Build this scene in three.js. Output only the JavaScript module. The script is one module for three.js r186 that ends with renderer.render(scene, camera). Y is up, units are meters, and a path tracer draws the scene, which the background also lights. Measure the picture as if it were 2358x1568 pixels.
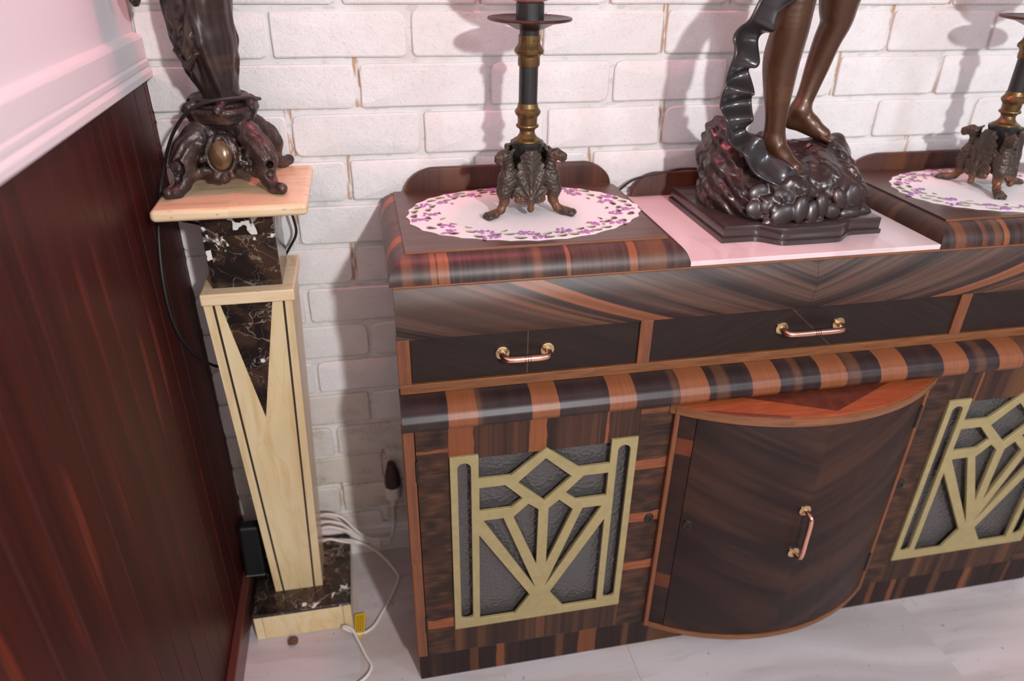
import * as THREE from 'three';
import { mergeGeometries, toCreasedNormals } from 'three/addons/utils/BufferGeometryUtils.js';
import { RoundedBoxGeometry } from 'three/addons/geometries/RoundedBoxGeometry.js';

// ---------------------------------------------------------------- camera, light, exposure
const scene = new THREE.Scene();
scene.background = new THREE.Color(0x000000);
const camera = new THREE.PerspectiveCamera(2 * Math.atan(784 / 1656) * 180 / Math.PI, 2358 / 1568, 0.02, 30);
camera.rotation.order = 'YXZ';
camera.position.set(-0.0268, 1.3464, 1.3827);
camera.rotation.set(-0.5053, -0.208, 0.0165);
camera.focus = 1.24;
camera.userData.fStop = 1.9;
scene.add(camera);
const renderer = new THREE.WebGLRenderer();
renderer.toneMapping = THREE.LinearToneMapping;
renderer.toneMappingExposure = 0.435;
renderer.shadowMap.enabled = true;
// the three lamps of the room (all outside the frame): a warm white pendant behind the camera, a cool white
// ceiling globe far to the right, a pink ceiling globe close to the brick wall
const LAMPS = [
  { name: 'pendant_lamp', label: 'white globe pendant lamp hanging behind the photographer', pos: [0.70, 2.0, 2.7], color: [0.97, 0.98, 1.0], power: 37, r: 0.055 },
  { name: 'ceiling_lamp', label: 'cool white ceiling globe lamp far to the right of the sideboard', pos: [2.5, 2.4, 2.7], color: [0.66, 0.84, 1.0], power: 12, r: 0.14 },
  { name: 'ceiling_lamp', label: 'pink glass ceiling globe lamp above the brick wall', pos: [0.30, 2.36, 0.075], color: [1.0, 0.20, 0.27], power: 5.6, r: 0.055 },
];

// ---------------------------------------------------------------- helpers
const V3 = (x, y, z) => new THREE.Vector3(x, y, z);
const taken = new Map();
function numbered(n) { const k = taken.get(n) || 0; taken.set(n, k + 1); return k ? n + '_' + String(k).padStart(3, '0') : n; }
function obj(name, geo, mat, parent) {
  const g = Array.isArray(geo) ? mergeGeometries(geo.map((q) => (q.index ? q.toNonIndexed() : q)).map((q) => { for (const k of Object.keys(q.attributes)) if (!['position', 'normal', 'uv'].includes(k)) q.deleteAttribute(k); return q; })) : geo;
  const m = new THREE.Mesh(g, mat);
  m.castShadow = m.receiveShadow = true;
  if (parent) { m.name = name; parent.add(m); } else { m.name = numbered(name); scene.add(m); }
  return m;
}
function tag(o, label, category, group) { o.userData.label = label; o.userData.category = category; if (group) o.userData.group = group; return o; }
function thing(name, label, category, pos = [0, 0, 0], group) {
  const o = new THREE.Group(); o.name = numbered(name); o.position.set(...pos); scene.add(o); return tag(o, label, category, group);
}
function struct(name, geo, mat) { const m = obj(name, geo, mat); m.userData.kind = 'structure'; return m; }
function rng(seed) { let s = seed >>> 0; return () => { s = (s + 0x6d2b79f5) | 0; let t = Math.imul(s ^ (s >>> 15), 1 | s); t = (t + Math.imul(t ^ (t >>> 7), 61 | t)) ^ t; return ((t ^ (t >>> 14)) >>> 0) / 4294967296; }; }
const lerp = (a, b, t) => a + (b - a) * t, clamp = (v, a, b) => Math.min(b, Math.max(a, v));
const sstep = (a, b, v) => { const t = clamp((v - a) / (b - a), 0, 1); return t * t * (3 - 2 * t); };
const mix3 = (a, b, t) => [lerp(a[0], b[0], t), lerp(a[1], b[1], t), lerp(a[2], b[2], t)];
const hsh = (x, y, z) => { let h = Math.imul(x, 374761393) ^ Math.imul(y, 668265263) ^ Math.imul(z, 2147483647 ^ 0x5bd1e995); h = Math.imul(h ^ (h >>> 13), 1274126177); h ^= h >>> 16; return (h >>> 0) / 4294967296; };
function noise(x, y, z = 0) {
  const xi = Math.floor(x), yi = Math.floor(y), zi = Math.floor(z); let u = x - xi, v = y - yi, w = z - zi;
  u = u * u * (3 - 2 * u); v = v * v * (3 - 2 * v); w = w * w * (3 - 2 * w);
  const c = (a, b, d) => hsh(xi + a, yi + b, zi + d);
  return lerp(lerp(lerp(c(0, 0, 0), c(1, 0, 0), u), lerp(c(0, 1, 0), c(1, 1, 0), u), v), lerp(lerp(c(0, 0, 1), c(1, 0, 1), u), lerp(c(0, 1, 1), c(1, 1, 1), u), v), w);
}
const fbm = (x, y, z = 0, o = 4) => { let s = 0, a = 0.5, f = 1; for (let i = 0; i < o; i++) { s += a * noise(x * f, y * f, z * f + i * 17); a *= 0.5; f *= 2.03; } return s / (1 - Math.pow(0.5, o)); };
function tex(w, h, fn, color = true, repeat = false) {
  const d = new Uint8Array(w * h * 4);
  for (let j = 0; j < h; j++) for (let i = 0; i < w; i++) {
    const c = fn((i + 0.5) / w, (j + 0.5) / h), k = (j * w + i) * 4;
    if (typeof c === 'number') d[k] = d[k + 1] = d[k + 2] = clamp(c * 255, 0, 255);
    else { d[k] = clamp(c[0], 0, 255); d[k + 1] = clamp(c[1], 0, 255); d[k + 2] = clamp(c[2], 0, 255); }
    d[k + 3] = 255;
  }
  const t = new THREE.DataTexture(d, w, h, THREE.RGBAFormat);
  t.magFilter = THREE.LinearFilter; t.minFilter = THREE.LinearMipmapLinearFilter; t.generateMipmaps = true;
  t.wrapS = t.wrapT = repeat ? THREE.RepeatWrapping : THREE.ClampToEdgeWrapping;
  if (color) t.colorSpace = THREE.SRGBColorSpace;
  t.needsUpdate = true; return t;
}
const std = (o) => new THREE.MeshStandardMaterial(o), phys = (o) => new THREE.MeshPhysicalMaterial(o);
const col = (r, g, b) => new THREE.Color().setRGB(r, g, b);
// box by its two corners, rounded a little
function box(x0, x1, y0, y1, z0, z1, r = 0.0015) {
  const w = x1 - x0, h = y1 - y0, d = z1 - z0, rr = Math.min(r, w * 0.45, h * 0.45, d * 0.45);
  const g = rr > 0 ? new RoundedBoxGeometry(w, h, d, 2, rr) : new THREE.BoxGeometry(w, h, d);
  g.translate((x0 + x1) / 2, (y0 + y1) / 2, (z0 + z1) / 2); return g;
}
// uv in metres from the dominant direction of the normal
function uvm(g, s = 1, ou = 0, ov = 0) {
  if (g.index) g = g.toNonIndexed();
  const p = g.attributes.position, n = g.attributes.normal, uv = new Float32Array(p.count * 2);
  for (let i = 0; i < p.count; i++) {
    const ax = Math.abs(n.getX(i)), ay = Math.abs(n.getY(i)), az = Math.abs(n.getZ(i)); let u, v;
    if (ay >= ax && ay >= az) { u = p.getX(i); v = p.getZ(i); } else if (ax >= az) { u = p.getZ(i); v = p.getY(i); } else { u = p.getX(i); v = p.getY(i); }
    uv[i * 2] = u * s + ou; uv[i * 2 + 1] = v * s + ov;
  }
  g.setAttribute('uv', new THREE.BufferAttribute(uv, 2)); return g;
}
// uv 0..1 over a given rectangle of two axes
function uvp(g, ua, va, u0, u1, v0, v1) {
  const p = g.attributes.position, uv = new Float32Array(p.count * 2), G = { x: 'getX', y: 'getY', z: 'getZ' };
  for (let i = 0; i < p.count; i++) { uv[i * 2] = (p[G[ua]](i) - u0) / (u1 - u0); uv[i * 2 + 1] = (p[G[va]](i) - v0) / (v1 - v0); }
  g.setAttribute('uv', new THREE.BufferAttribute(uv, 2)); return g;
}
// a closed (z, y) profile swept along x
function sweepX(prof, x0, x1, crease = 0.7) {
  const s = new THREE.Shape(prof.map(([z, y]) => new THREE.Vector2(-z, y)));
  let g = new THREE.ExtrudeGeometry(s, { depth: x1 - x0, bevelEnabled: false, curveSegments: 12 });
  g.rotateY(Math.PI / 2); g.translate(x0, 0, 0);            // (-z, y, x) -> (x, y, z)
  return toCreasedNormals(g, crease);
}
// a closed (x, z) plan extruded in y
function planY(pts, y0, y1, bevel = 0, holes = [], crease = 0.5) {
  const s = new THREE.Shape(pts.map(([x, z]) => new THREE.Vector2(x, -z)));
  for (const h of holes) s.holes.push(new THREE.Path(h.map(([x, z]) => new THREE.Vector2(x, -z))));
  const g = new THREE.ExtrudeGeometry(s, { depth: y1 - y0 - 2 * bevel, bevelEnabled: bevel > 0, bevelThickness: bevel, bevelSize: bevel, bevelOffset: -bevel, bevelSegments: 2 });
  g.rotateX(-Math.PI / 2); g.translate(0, y0 + bevel, 0);
  return toCreasedNormals(g, crease);
}
function tube(pts, r, seg = 0, closed = false) {
  const c = new THREE.CatmullRomCurve3(pts.map((p) => V3(...p)), closed, 'centripetal');
  const g = new THREE.TubeGeometry(c, seg || pts.length * 8, r, 8, closed);
  if (!closed) { const a = new THREE.SphereGeometry(r, 8, 6), b = a.clone(); a.translate(...pts[0]); b.translate(...pts[pts.length - 1]); return mergeGeometries([g.toNonIndexed(), a.toNonIndexed(), b.toNonIndexed()]); }
  return g;
}
const lathe = (pts, n = 40, crease = 0.5) => toCreasedNormals(new THREE.LatheGeometry(pts.map(([r, y]) => new THREE.Vector2(Math.max(r, 1e-5), y)), n), crease);

// ---- distance fields, meshed with surface nets
const smin = (a, b, k) => { const h = Math.max(k - Math.abs(a - b), 0) / k; return Math.min(a, b) - h * h * k * 0.25; };
function cone(x, y, z, a, b, ra, rb) {
  const bx = b[0] - a[0], by = b[1] - a[1], bz = b[2] - a[2], px = x - a[0], py = y - a[1], pz = z - a[2];
  const t = clamp((px * bx + py * by + pz * bz) / (bx * bx + by * by + bz * bz + 1e-12), 0, 1);
  return Math.hypot(px - bx * t, py - by * t, pz - bz * t) - (ra + (rb - ra) * t);
}
function ell(x, y, z, c, r) {
  const px = (x - c[0]) / r[0], py = (y - c[1]) / r[1], pz = (z - c[2]) / r[2], k = Math.sqrt(px * px + py * py + pz * pz);
  return (k - 1) * Math.min(r[0], r[1], r[2]) * (k > 1 ? 1 + 0.25 * (k - 1) : 1);
}
function chain(list, k) { return (x, y, z) => { let d = 1e9; for (const [a, b, ra, rb] of list) d = smin(d, cone(x, y, z, a, b, ra, rb), k); return d; }; }
function limb(pts) { const l = []; for (let i = 0; i + 1 < pts.length; i++) l.push([pts[i], pts[i + 1], pts[i][3], pts[i + 1][3]]); return l; }
function limbS(pts, n = 5) {
  const at = (i) => pts[clamp(i, 0, pts.length - 1)], out = [];
  for (let i = 0; i + 1 < pts.length; i++) for (let k = 0; k < n; k++) {
    const t = k / n, a = at(i - 1), b = at(i), c = at(i + 1), d = at(i + 2);
    out.push([0, 1, 2, 3].map((q) => 0.5 * (2 * b[q] + (c[q] - a[q]) * t + (2 * a[q] - 5 * b[q] + 4 * c[q] - d[q]) * t * t + (3 * b[q] - a[q] - 3 * c[q] + d[q]) * t * t * t)));
  }
  out.push(pts[pts.length - 1]); return limb(out);
}
function field(f, lo, hi, c) {
  const nx = Math.ceil((hi[0] - lo[0]) / c) + 1, ny = Math.ceil((hi[1] - lo[1]) / c) + 1, nz = Math.ceil((hi[2] - lo[2]) / c) + 1;
  const v = new Float32Array(nx * ny * nz), at = (i, j, k) => (k * ny + j) * nx + i;
  for (let k = 0; k < nz; k++) for (let j = 0; j < ny; j++) for (let i = 0; i < nx; i++) v[at(i, j, k)] = f(lo[0] + i * c, lo[1] + j * c, lo[2] + k * c);
  const id = new Int32Array(nx * ny * nz).fill(-1), P = [];
  const E = [[0, 1], [2, 3], [4, 5], [6, 7], [0, 2], [1, 3], [4, 6], [5, 7], [0, 4], [1, 5], [2, 6], [3, 7]];
  const cv = new Float64Array(8);
  for (let k = 0; k + 1 < nz; k++) for (let j = 0; j + 1 < ny; j++) for (let i = 0; i + 1 < nx; i++) {
    let m = 0; for (let q = 0; q < 8; q++) { cv[q] = v[at(i + (q & 1), j + ((q >> 1) & 1), k + (q >> 2))]; if (cv[q] < 0) m |= 1 << q; }
    if (m === 0 || m === 255) continue;
    let sx = 0, sy = 0, sz = 0, n = 0;
    for (const [a, b] of E) if ((cv[a] < 0) !== (cv[b] < 0)) {
      const t = cv[a] / (cv[a] - cv[b]);
      sx += lerp(a & 1, b & 1, t); sy += lerp((a >> 1) & 1, (b >> 1) & 1, t); sz += lerp(a >> 2, b >> 2, t); n++;
    }
    id[at(i, j, k)] = P.length / 3; P.push(lo[0] + (i + sx / n) * c, lo[1] + (j + sy / n) * c, lo[2] + (k + sz / n) * c);
  }
  const I = [], quad = (a, b, cc, d, flip) => { if (a < 0 || b < 0 || cc < 0 || d < 0) return; if (flip) I.push(a, cc, b, a, d, cc); else I.push(a, b, cc, a, cc, d); };
  for (let k = 1; k + 1 < nz; k++) for (let j = 1; j + 1 < ny; j++) for (let i = 1; i + 1 < nx; i++) {
    const s = v[at(i, j, k)] < 0;
    if (s !== (v[at(i + 1, j, k)] < 0)) quad(id[at(i, j - 1, k - 1)], id[at(i, j, k - 1)], id[at(i, j, k)], id[at(i, j - 1, k)], !s);
    if (s !== (v[at(i, j + 1, k)] < 0)) quad(id[at(i - 1, j, k - 1)], id[at(i - 1, j, k)], id[at(i, j, k)], id[at(i, j, k - 1)], !s);
    if (s !== (v[at(i, j, k + 1)] < 0)) quad(id[at(i - 1, j - 1, k)], id[at(i, j - 1, k)], id[at(i, j, k)], id[at(i - 1, j, k)], !s);
  }
  const N = new Float32Array(P.length), e = c * 0.5;
  for (let q = 0; q < P.length; q += 3) {
    const [x, y, z] = [P[q], P[q + 1], P[q + 2]];
    let a = f(x + e, y, z) - f(x - e, y, z), b = f(x, y + e, z) - f(x, y - e, z), d = f(x, y, z + e) - f(x, y, z - e); const l = Math.hypot(a, b, d) || 1;
    N[q] = a / l; N[q + 1] = b / l; N[q + 2] = d / l;
  }
  const g = new THREE.BufferGeometry();
  g.setAttribute('position', new THREE.Float32BufferAttribute(P, 3)); g.setAttribute('normal', new THREE.BufferAttribute(N, 3));
  const uv = new Float32Array(P.length / 3 * 2); for (let q = 0; q < P.length / 3; q++) { uv[q * 2] = P[q * 3] + P[q * 3 + 2] * 0.7; uv[q * 2 + 1] = P[q * 3 + 1]; }
  g.setAttribute('uv', new THREE.BufferAttribute(uv, 2)); g.setIndex(I); return g;
}

// ---------------------------------------------------------------- textures and materials
const brickBump = tex(512, 512, (u, v) => {
  const p = (a) => { const s = Math.abs(((a * u) % a) - 0); return s; };
  const n = fbm(u * 40, v * 40, 3, 4), f = fbm(u * 130, v * 130, 9, 2), d = fbm(u * 12, v * 12, 1, 3);
  const pit = sstep(0.66, 0.72, fbm(u * 70, v * 70, 5, 2));
  return 0.55 + (n - 0.5) * 0.5 + (f - 0.5) * 0.35 + (d - 0.5) * 0.5 - pit * 0.25;
}, false, true);
const brickMap = (stain) => tex(512, 512, (u, v) => {
  const n = fbm(u * 9, v * 9, 2, 4), f = fbm(u * 60, v * 60, 7, 2);
  let c = mix3([226, 222, 219], [236, 233, 231], n);
  const speck = sstep(0.80, 0.84, noise(u * 90, v * 90, 4)); c = mix3(c, [170, 155, 145], speck * 0.12);
  if (stain) { const s = sstep(0.42, 0.72, fbm(u * 5, v * 8, 11, 3)) * sstep(0.3, 0.7, fbm(u * 120, v * 120, 8, 2)); c = mix3(c, [140, 116, 92], s * 0.75 * stain); c = mix3(c, [198, 184, 164], 0.55 * stain); }
  return c;
}, true, true);
const mBrick = std({ map: brickMap(0), bumpMap: brickBump, bumpScale: 0.0010, roughness: 0.72 });
const mBrickDull = std({ map: brickMap(0.55), bumpMap: brickBump, bumpScale: 0.0010, roughness: 0.8 });
const mBrickStain = std({ map: brickMap(1), bumpMap: brickBump, bumpScale: 0.0012, roughness: 0.85 });
const mPlaster = std({ color: col(0.70, 0.68, 0.69), roughness: 0.8 });
const mPaint = std({ color: col(0.72, 0.70, 0.71), roughness: 0.4 });
const mFarWall = std({ color: col(0.30, 0.25, 0.24), roughness: 0.85 });
const mSkirtWhite = std({ color: col(0.68, 0.64, 0.62), roughness: 0.5 });

const boardTex = [0, 1, 2, 3].map((k) => tex(128, 1024, (u, v) => {
  const wob = fbm(u * 2 + k * 9, v * 4, k, 3) * 0.5;
  const g = noise((u + wob * 0.35) * 26, v * 3.2, k * 5), g2 = noise((u + wob * 0.2) * 60, v * 9, k * 7 + 2);
  let c = mix3([46, 14, 12], [76, 25, 17], g * 0.7 + g2 * 0.3);
  const kn = sstep(0.74, 0.86, fbm(u * 2.2 + k * 3, v * 5 + k * 2.7, 21 + k, 2)); c = mix3(c, [126, 52, 26], kn * 0.6);
  const dk = sstep(0.62, 0.8, noise(u * 5 + k, v * 2.2, 40 + k)); c = mix3(c, [44, 13, 12], dk * 0.55);
  if (noise(u * 60 + k * 31, v * 240, 77) > 0.962) c = mix3(c, [150, 120, 105], 0.45);
  return c;
}, true, true));
const mBoard = boardTex.map((t) => phys({ map: t, roughness: 0.5, specularIntensity: 0.5, clearcoat: 0.1, clearcoatRoughness: 0.35 }));
const mDarkSkirt = phys({ color: col(0.10, 0.026, 0.018), roughness: 0.4, clearcoat: 0.3 });

const tileTex = tex(1024, 512, (u, v) => {
  const wv = fbm(u * 3, v * 5, 2, 4), w2 = fbm(u * 2.1, v * 22 + wv * 3.5, 6, 4), w3 = fbm(u * 9, v * 60 + wv * 4, 8, 3);
  let c = mix3([176, 168, 168], [198, 191, 192], sstep(0.2, 0.75, w2));
  c = mix3(c, [150, 132, 124], sstep(0.55, 0.75, w3) * 0.2);
  c = mix3(c, [196, 174, 158], sstep(0.5, 0.8, fbm(u * 4 + 5, v * 6, 12, 3)) * 0.4);
  if (noise(u * 160, v * 80, 33) > 0.965) c = mix3(c, [110, 92, 80], 0.4);
  return c;
}, true, true);
const mTile = std({ map: tileTex, roughness: 0.38 });
const mGrout = std({ color: col(0.44, 0.41, 0.41), roughness: 0.9 });

const DARK = [42, 28, 23], DARK2 = [68, 47, 37], ORANGE = [136, 80, 46];
// veneer with grain running along v (streaks vary along u), bands in u given in metres
function veneer(len, hgt, bands, seed, o = {}) {
  const W = o.w || 1024, H = o.h || 64, dk = o.dark || DARK, d2 = o.dark2 || DARK2, str = o.streak ?? 1;
  return tex(W, H, (u, v) => {
    const x = u * len, y = v * hgt;
    const s = noise(x * 260, y * 6, seed) * 0.5 + noise(x * 700, y * 10, seed + 3) * 0.3 + noise(x * 60, y * 3, seed + 5) * 0.6;
    let c = mix3(dk, d2, clamp((s - 0.35) * 1.3 * str, 0, 1));
    const wl = sstep(0.70, 0.9, noise(x * 34, y * 2, seed + 9)); c = mix3(c, [118, 76, 46], wl * 0.55 * str);
    for (const [a, b, k = 1, cc = ORANGE] of bands) {
      const e = (noise(y * 60, seed, x > (a + b) / 2 ? 1 : 2) - 0.5) * 0.002;
      if (x > a + e && x < b + e) c = mix3(c, mix3(cc, [112, 64, 38], noise(x * 420, y * 8, seed + 20) * 0.6), k);
    }
    return c;
  });
}
const lac = (map, r = 0.36, cc = 0.45) => phys({ map, roughness: r + 0.1, specularIntensity: cc > 0.42 ? 0.75 : 0.5, clearcoat: cc > 0.42 ? cc * 0.35 : cc * 0.25, clearcoatRoughness: 0.42 });
const oakTex = tex(256, 256, (u, v) => { const g = noise(u * 6, v * 90, 3) * 0.6 + noise(u * 20, v * 220, 5) * 0.4; return mix3([98, 58, 30], [140, 88, 48], g); }, true, true);
const oakTexV = tex(256, 256, (u, v) => { const g = noise(u * 90, v * 6, 3) * 0.6 + noise(u * 220, v * 20, 5) * 0.4; return mix3([92, 50, 26], [134, 76, 38], g); }, true, true);
const mOak = phys({ map: oakTex, roughness: 0.45, clearcoat: 0.25, clearcoatRoughness: 0.3 }), mOakV = phys({ map: oakTexV, roughness: 0.45, clearcoat: 0.25, clearcoatRoughness: 0.3 });
const walnutTex = tex(512, 512, (u, v) => { const w = fbm(u * 3, v * 3, 4, 3); const g = noise(u * 5 + w, v * 120, 3) * 0.55 + noise(u * 9, v * 34 + w * 2, 8) * 0.45; return mix3([66, 44, 36], [98, 68, 54], g); }, true, true);
const mWalnut = phys({ map: walnutTex, roughness: 0.42, clearcoat: 0.35, clearcoatRoughness: 0.25 });
const mInside = std({ color: col(0.20, 0.115, 0.065), roughness: 0.75 });

const creamTex = tex(512, 1024, (u, v) => {
  const w = fbm(u * 3, v * 3, 2, 4), n = fbm(u * 10 + w * 2, v * 5, 5, 4);
  let c = mix3(mix3([216, 188, 138], [232, 214, 174], n), [204, 168, 112], sstep(0.55, 0.8, fbm(u * 18 + w * 3, v * 5, 31, 4)) * 0.5);
  const vein = 1 - Math.abs(fbm(u * 4 + w, v * 2.2, 9, 4) - 0.5) * 2; c = mix3(c, [206, 164, 100], sstep(0.93, 0.995, vein) * 0.18);
  const v2 = 1 - Math.abs(fbm(u * 9, v * 4 + w, 19, 3) - 0.52) * 2; c = mix3(c, [206, 166, 104], sstep(0.94, 0.99, v2) * 0.2);
  return c;
}, true, true);
const mCream = phys({ map: creamTex, roughness: 0.34, clearcoat: 0.15 });
const slabTex = tex(512, 512, (u, v) => {
  const n = fbm(u * 4, v * 16, 5, 4), w = fbm(u * 3, v * 26, 8, 3);
  let c = mix3([222, 190, 146], [236, 214, 178], n); c = mix3(c, [206, 160, 112], sstep(0.6, 0.8, w) * 0.5);
  if (noise(u * 20, v * 90, 13) > 0.93) c = mix3(c, [150, 110, 76], 0.4);
  return c;
}, true, true);
const mSlab = phys({ map: slabTex, roughness: 0.3, clearcoat: 0.15 });
const emperadorTex = (amt, seed) => tex(512, 512, (u, v) => {
  const w = fbm(u * 4, v * 4, seed, 4), w2 = fbm(u * 6 + w * 2, v * 6 - w * 2, seed + 4, 4);
  let c = mix3([24, 18, 16], [62, 44, 32], sstep(0.35, 0.7, w2));
  for (let k = 0; k < 3; k++) { const a = 1 - Math.abs(fbm(u * (3 + k * 3) + w * 1.5 + k * 7, v * (3 + k * 3) - w, seed + 10 + k, 4) - 0.5) * 2; c = mix3(c, [176, 166, 150], sstep(0.972, 0.996, a) * (0.62 - k * 0.15)); }
  const bl = sstep(amt, amt + 0.045, fbm(u * 5.5 + seed + w * 2.5, v * 5.5 - w2 * 2.5, seed + 30, 4) + (fbm(u * 34, v * 34, seed + 3, 3) - 0.5) * 0.16); c = mix3(c, [226, 222, 216], bl);
  return c;
}, true, true);
const mEmp = phys({ map: emperadorTex(0.645, 3), roughness: 0.18, clearcoat: 0.3 }), mEmp2 = phys({ map: emperadorTex(0.74, 11), roughness: 0.2, clearcoat: 0.3 });
const mInlay = std({ color: col(0.035, 0.022, 0.016), roughness: 0.5 });
const whiteMarbleTex = tex(512, 512, (u, v) => { const w = fbm(u * 3, v * 3, 2, 4); const a = 1 - Math.abs(fbm(u * 4 + w, v * 2.4 + w, 6, 4) - 0.5) * 2; return mix3([222, 202, 202], [204, 184, 184], sstep(0.86, 0.99, a) * 0.6); }, true, true);
const mWhiteMarble = phys({ map: whiteMarbleTex, roughness: 0.22, clearcoat: 0.2 });

const patina = (a, b, c3, seed, s = 60) => tex(512, 512, (u, v) => { const n = fbm(u * s * 0.3, v * s * 0.3, seed, 4), f = fbm(u * s, v * s, seed + 3, 3); let c = mix3(a, b, n); return mix3(c, c3, sstep(0.56, 0.75, f) * 0.6); }, true, true);
const mBronzeFig = phys({ map: patina([44, 34, 32], [60, 46, 42], [84, 64, 48], 3), metalness: 0.35, roughness: 0.36, clearcoat: 0.3, clearcoatRoughness: 0.25 });
const mBronzeBase = phys({ map: patina([54, 44, 41], [76, 62, 57], [110, 86, 74], 5), metalness: 0.4, roughness: 0.38 });
const mCabochon = phys({ color: col(0.13, 0.075, 0.03), metalness: 0.4, roughness: 0.22, clearcoat: 0.5 });
const mBronzeSkin = phys({ map: patina([70, 43, 26], [86, 54, 32], [98, 64, 38], 7, 30), metalness: 0.3, roughness: 0.36, clearcoat: 0.3, clearcoatRoughness: 0.25 });
const mBronzeRock = phys({ map: patina([48, 36, 34], [62, 46, 42], [84, 50, 40], 9, 40), metalness: 0.3, roughness: 0.36, clearcoat: 0.35, clearcoatRoughness: 0.25 });
const mBronzeDrape = phys({ color: col(0.038, 0.032, 0.032), metalness: 0.35, roughness: 0.3, clearcoat: 0.5, clearcoatRoughness: 0.2 });
const mPlinth = phys({ color: col(0.035, 0.022, 0.02), roughness: 0.3, clearcoat: 0.5 });
const mLampCast = phys({ map: patina([62, 54, 48], [92, 78, 66], [140, 88, 58], 13, 50), metalness: 0.45, roughness: 0.45 });
const mLampBrass = phys({ map: patina([98, 76, 46], [128, 100, 60], [76, 58, 46], 17, 26), metalness: 0.7, roughness: 0.36 });
const mLampBlack = phys({ color: col(0.03, 0.028, 0.027), metalness: 0.3, roughness: 0.38 });
const mDish = phys({ map: patina([52, 38, 34], [80, 52, 42], [140, 84, 60], 19, 20), metalness: 0.5, roughness: 0.35 });
const mPinkGlass = phys({ color: col(0.92, 0.66, 0.62), roughness: 0.3, transmission: 0.3, thickness: 0 });
const mGilt = std({ map: tex(256, 256, (u, v) => mix3([150, 136, 92], [168, 153, 108], fbm(u * 30, v * 30, 4, 3)), true, true), roughness: 0.5, metalness: 0.1 });
const hammered = tex(512, 512, (u, v) => {
  let b = 9; const S = 46, x = u * S, y = v * S;
  for (let j = -1; j < 2; j++) for (let i = -1; i < 2; i++) { const cx = Math.floor(x) + i, cy = Math.floor(y) + j, wx = ((cx % S) + S) % S, wy = ((cy % S) + S) % S; b = Math.min(b, Math.hypot(cx + hsh(wx, wy, 1) - x, cy + hsh(wx, wy, 2) - y)); }
  return clamp(b, 0, 1);
}, false, true);
const mGlass = phys({ color: col(0.16, 0.15, 0.145), roughness: 0.14, transmission: 0.55, thickness: 0, bumpMap: hammered, bumpScale: 0.0016, ior: 1.5 });
const mCopper = phys({ color: col(0.80, 0.46, 0.33), metalness: 1, roughness: 0.24 });
const mBrass = phys({ color: col(0.62, 0.50, 0.28), metalness: 1, roughness: 0.3 });
const mIron = std({ color: col(0.03, 0.025, 0.02), metalness: 0.5, roughness: 0.5 });
const mLinen = phys({ color: col(0.84, 0.80, 0.79), roughness: 0.9, sheen: 0.3, bumpMap: tex(256, 256, (u, v) => 0.5 + 0.25 * Math.sin(u * 500) + 0.25 * Math.sin(v * 500), false, true), bumpScale: 0.0002 });
const mLilac = std({ color: col(0.40, 0.19, 0.40), roughness: 0.85 }), mThread = std({ color: col(0.46, 0.42, 0.33), roughness: 0.85 });
const mCordBlack = std({ color: col(0.014, 0.012, 0.012), roughness: 0.5 }), mCordWhite = std({ color: col(0.72, 0.66, 0.60), roughness: 0.45 });
const mBlackPlastic = phys({ color: col(0.008, 0.008, 0.009), roughness: 0.45 });

// ---------------------------------------------------------------- the room
const XL = -0.379;
const room = { x1: 3.6, z1: 4.4, h: 2.6 };
const offs = [-0.1698, -0.0272, -0.1549, -0.0576, -0.166, -0.064, -0.167, -0.045, -0.168, -0.056, -0.145, -0.039, -0.147, -0.05, -0.16];
function rowOff(r) { return r >= 0 && r < offs.length ? offs[r] : (((r % 2) + 2) % 2 ? -0.045 : -0.165); }
const wallTex = tex(2048, 1024, (u, v) => {                       // mortar of the brick wall: white paint, ochre where it flaked off the upright joints
  const x = -0.4 + u * 2.6, y = v * 1.6, n = fbm(x * 30, y * 30, 3, 3);
  let c = mix3([216, 211, 207], [232, 229, 226], n);
  const r = Math.floor((1.2506 - y) / 0.0863), h = hsh(r + 50, Math.floor((x - rowOff(r)) / 0.24 + 0.5), 9);
  const dx = ((x - rowOff(r)) / 0.24 + 0.5) % 1; const near = Math.abs(((dx + 1) % 1) - 0.5) * 0.24;
  if (near < 0.006 && h > 0.5) { const k = sstep(0.42, 0.6, fbm(x * 260, y * 40, 8, 3)); c = mix3(c, [172, 128, 92], k * 0.7); }
  c = mix3(c, [120, 110, 100], sstep(0.62, 0.74, fbm(x * 50, y * 160, 14, 3)) * 0.15);
  return c;
});
const HC = 0.0863, L0 = 1.2506;
const wallBack = struct('wall_back', uvp(box(XL - 0.2, room.x1 + 0.15, -0.1, room.h + 0.1, -0.15, -0.0075, 0), 'x', 'y', -0.4, 2.2, 0, 1.6), std({ map: wallTex, bumpMap: brickBump, bumpScale: 0.0008, roughness: 0.8 }));
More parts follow.
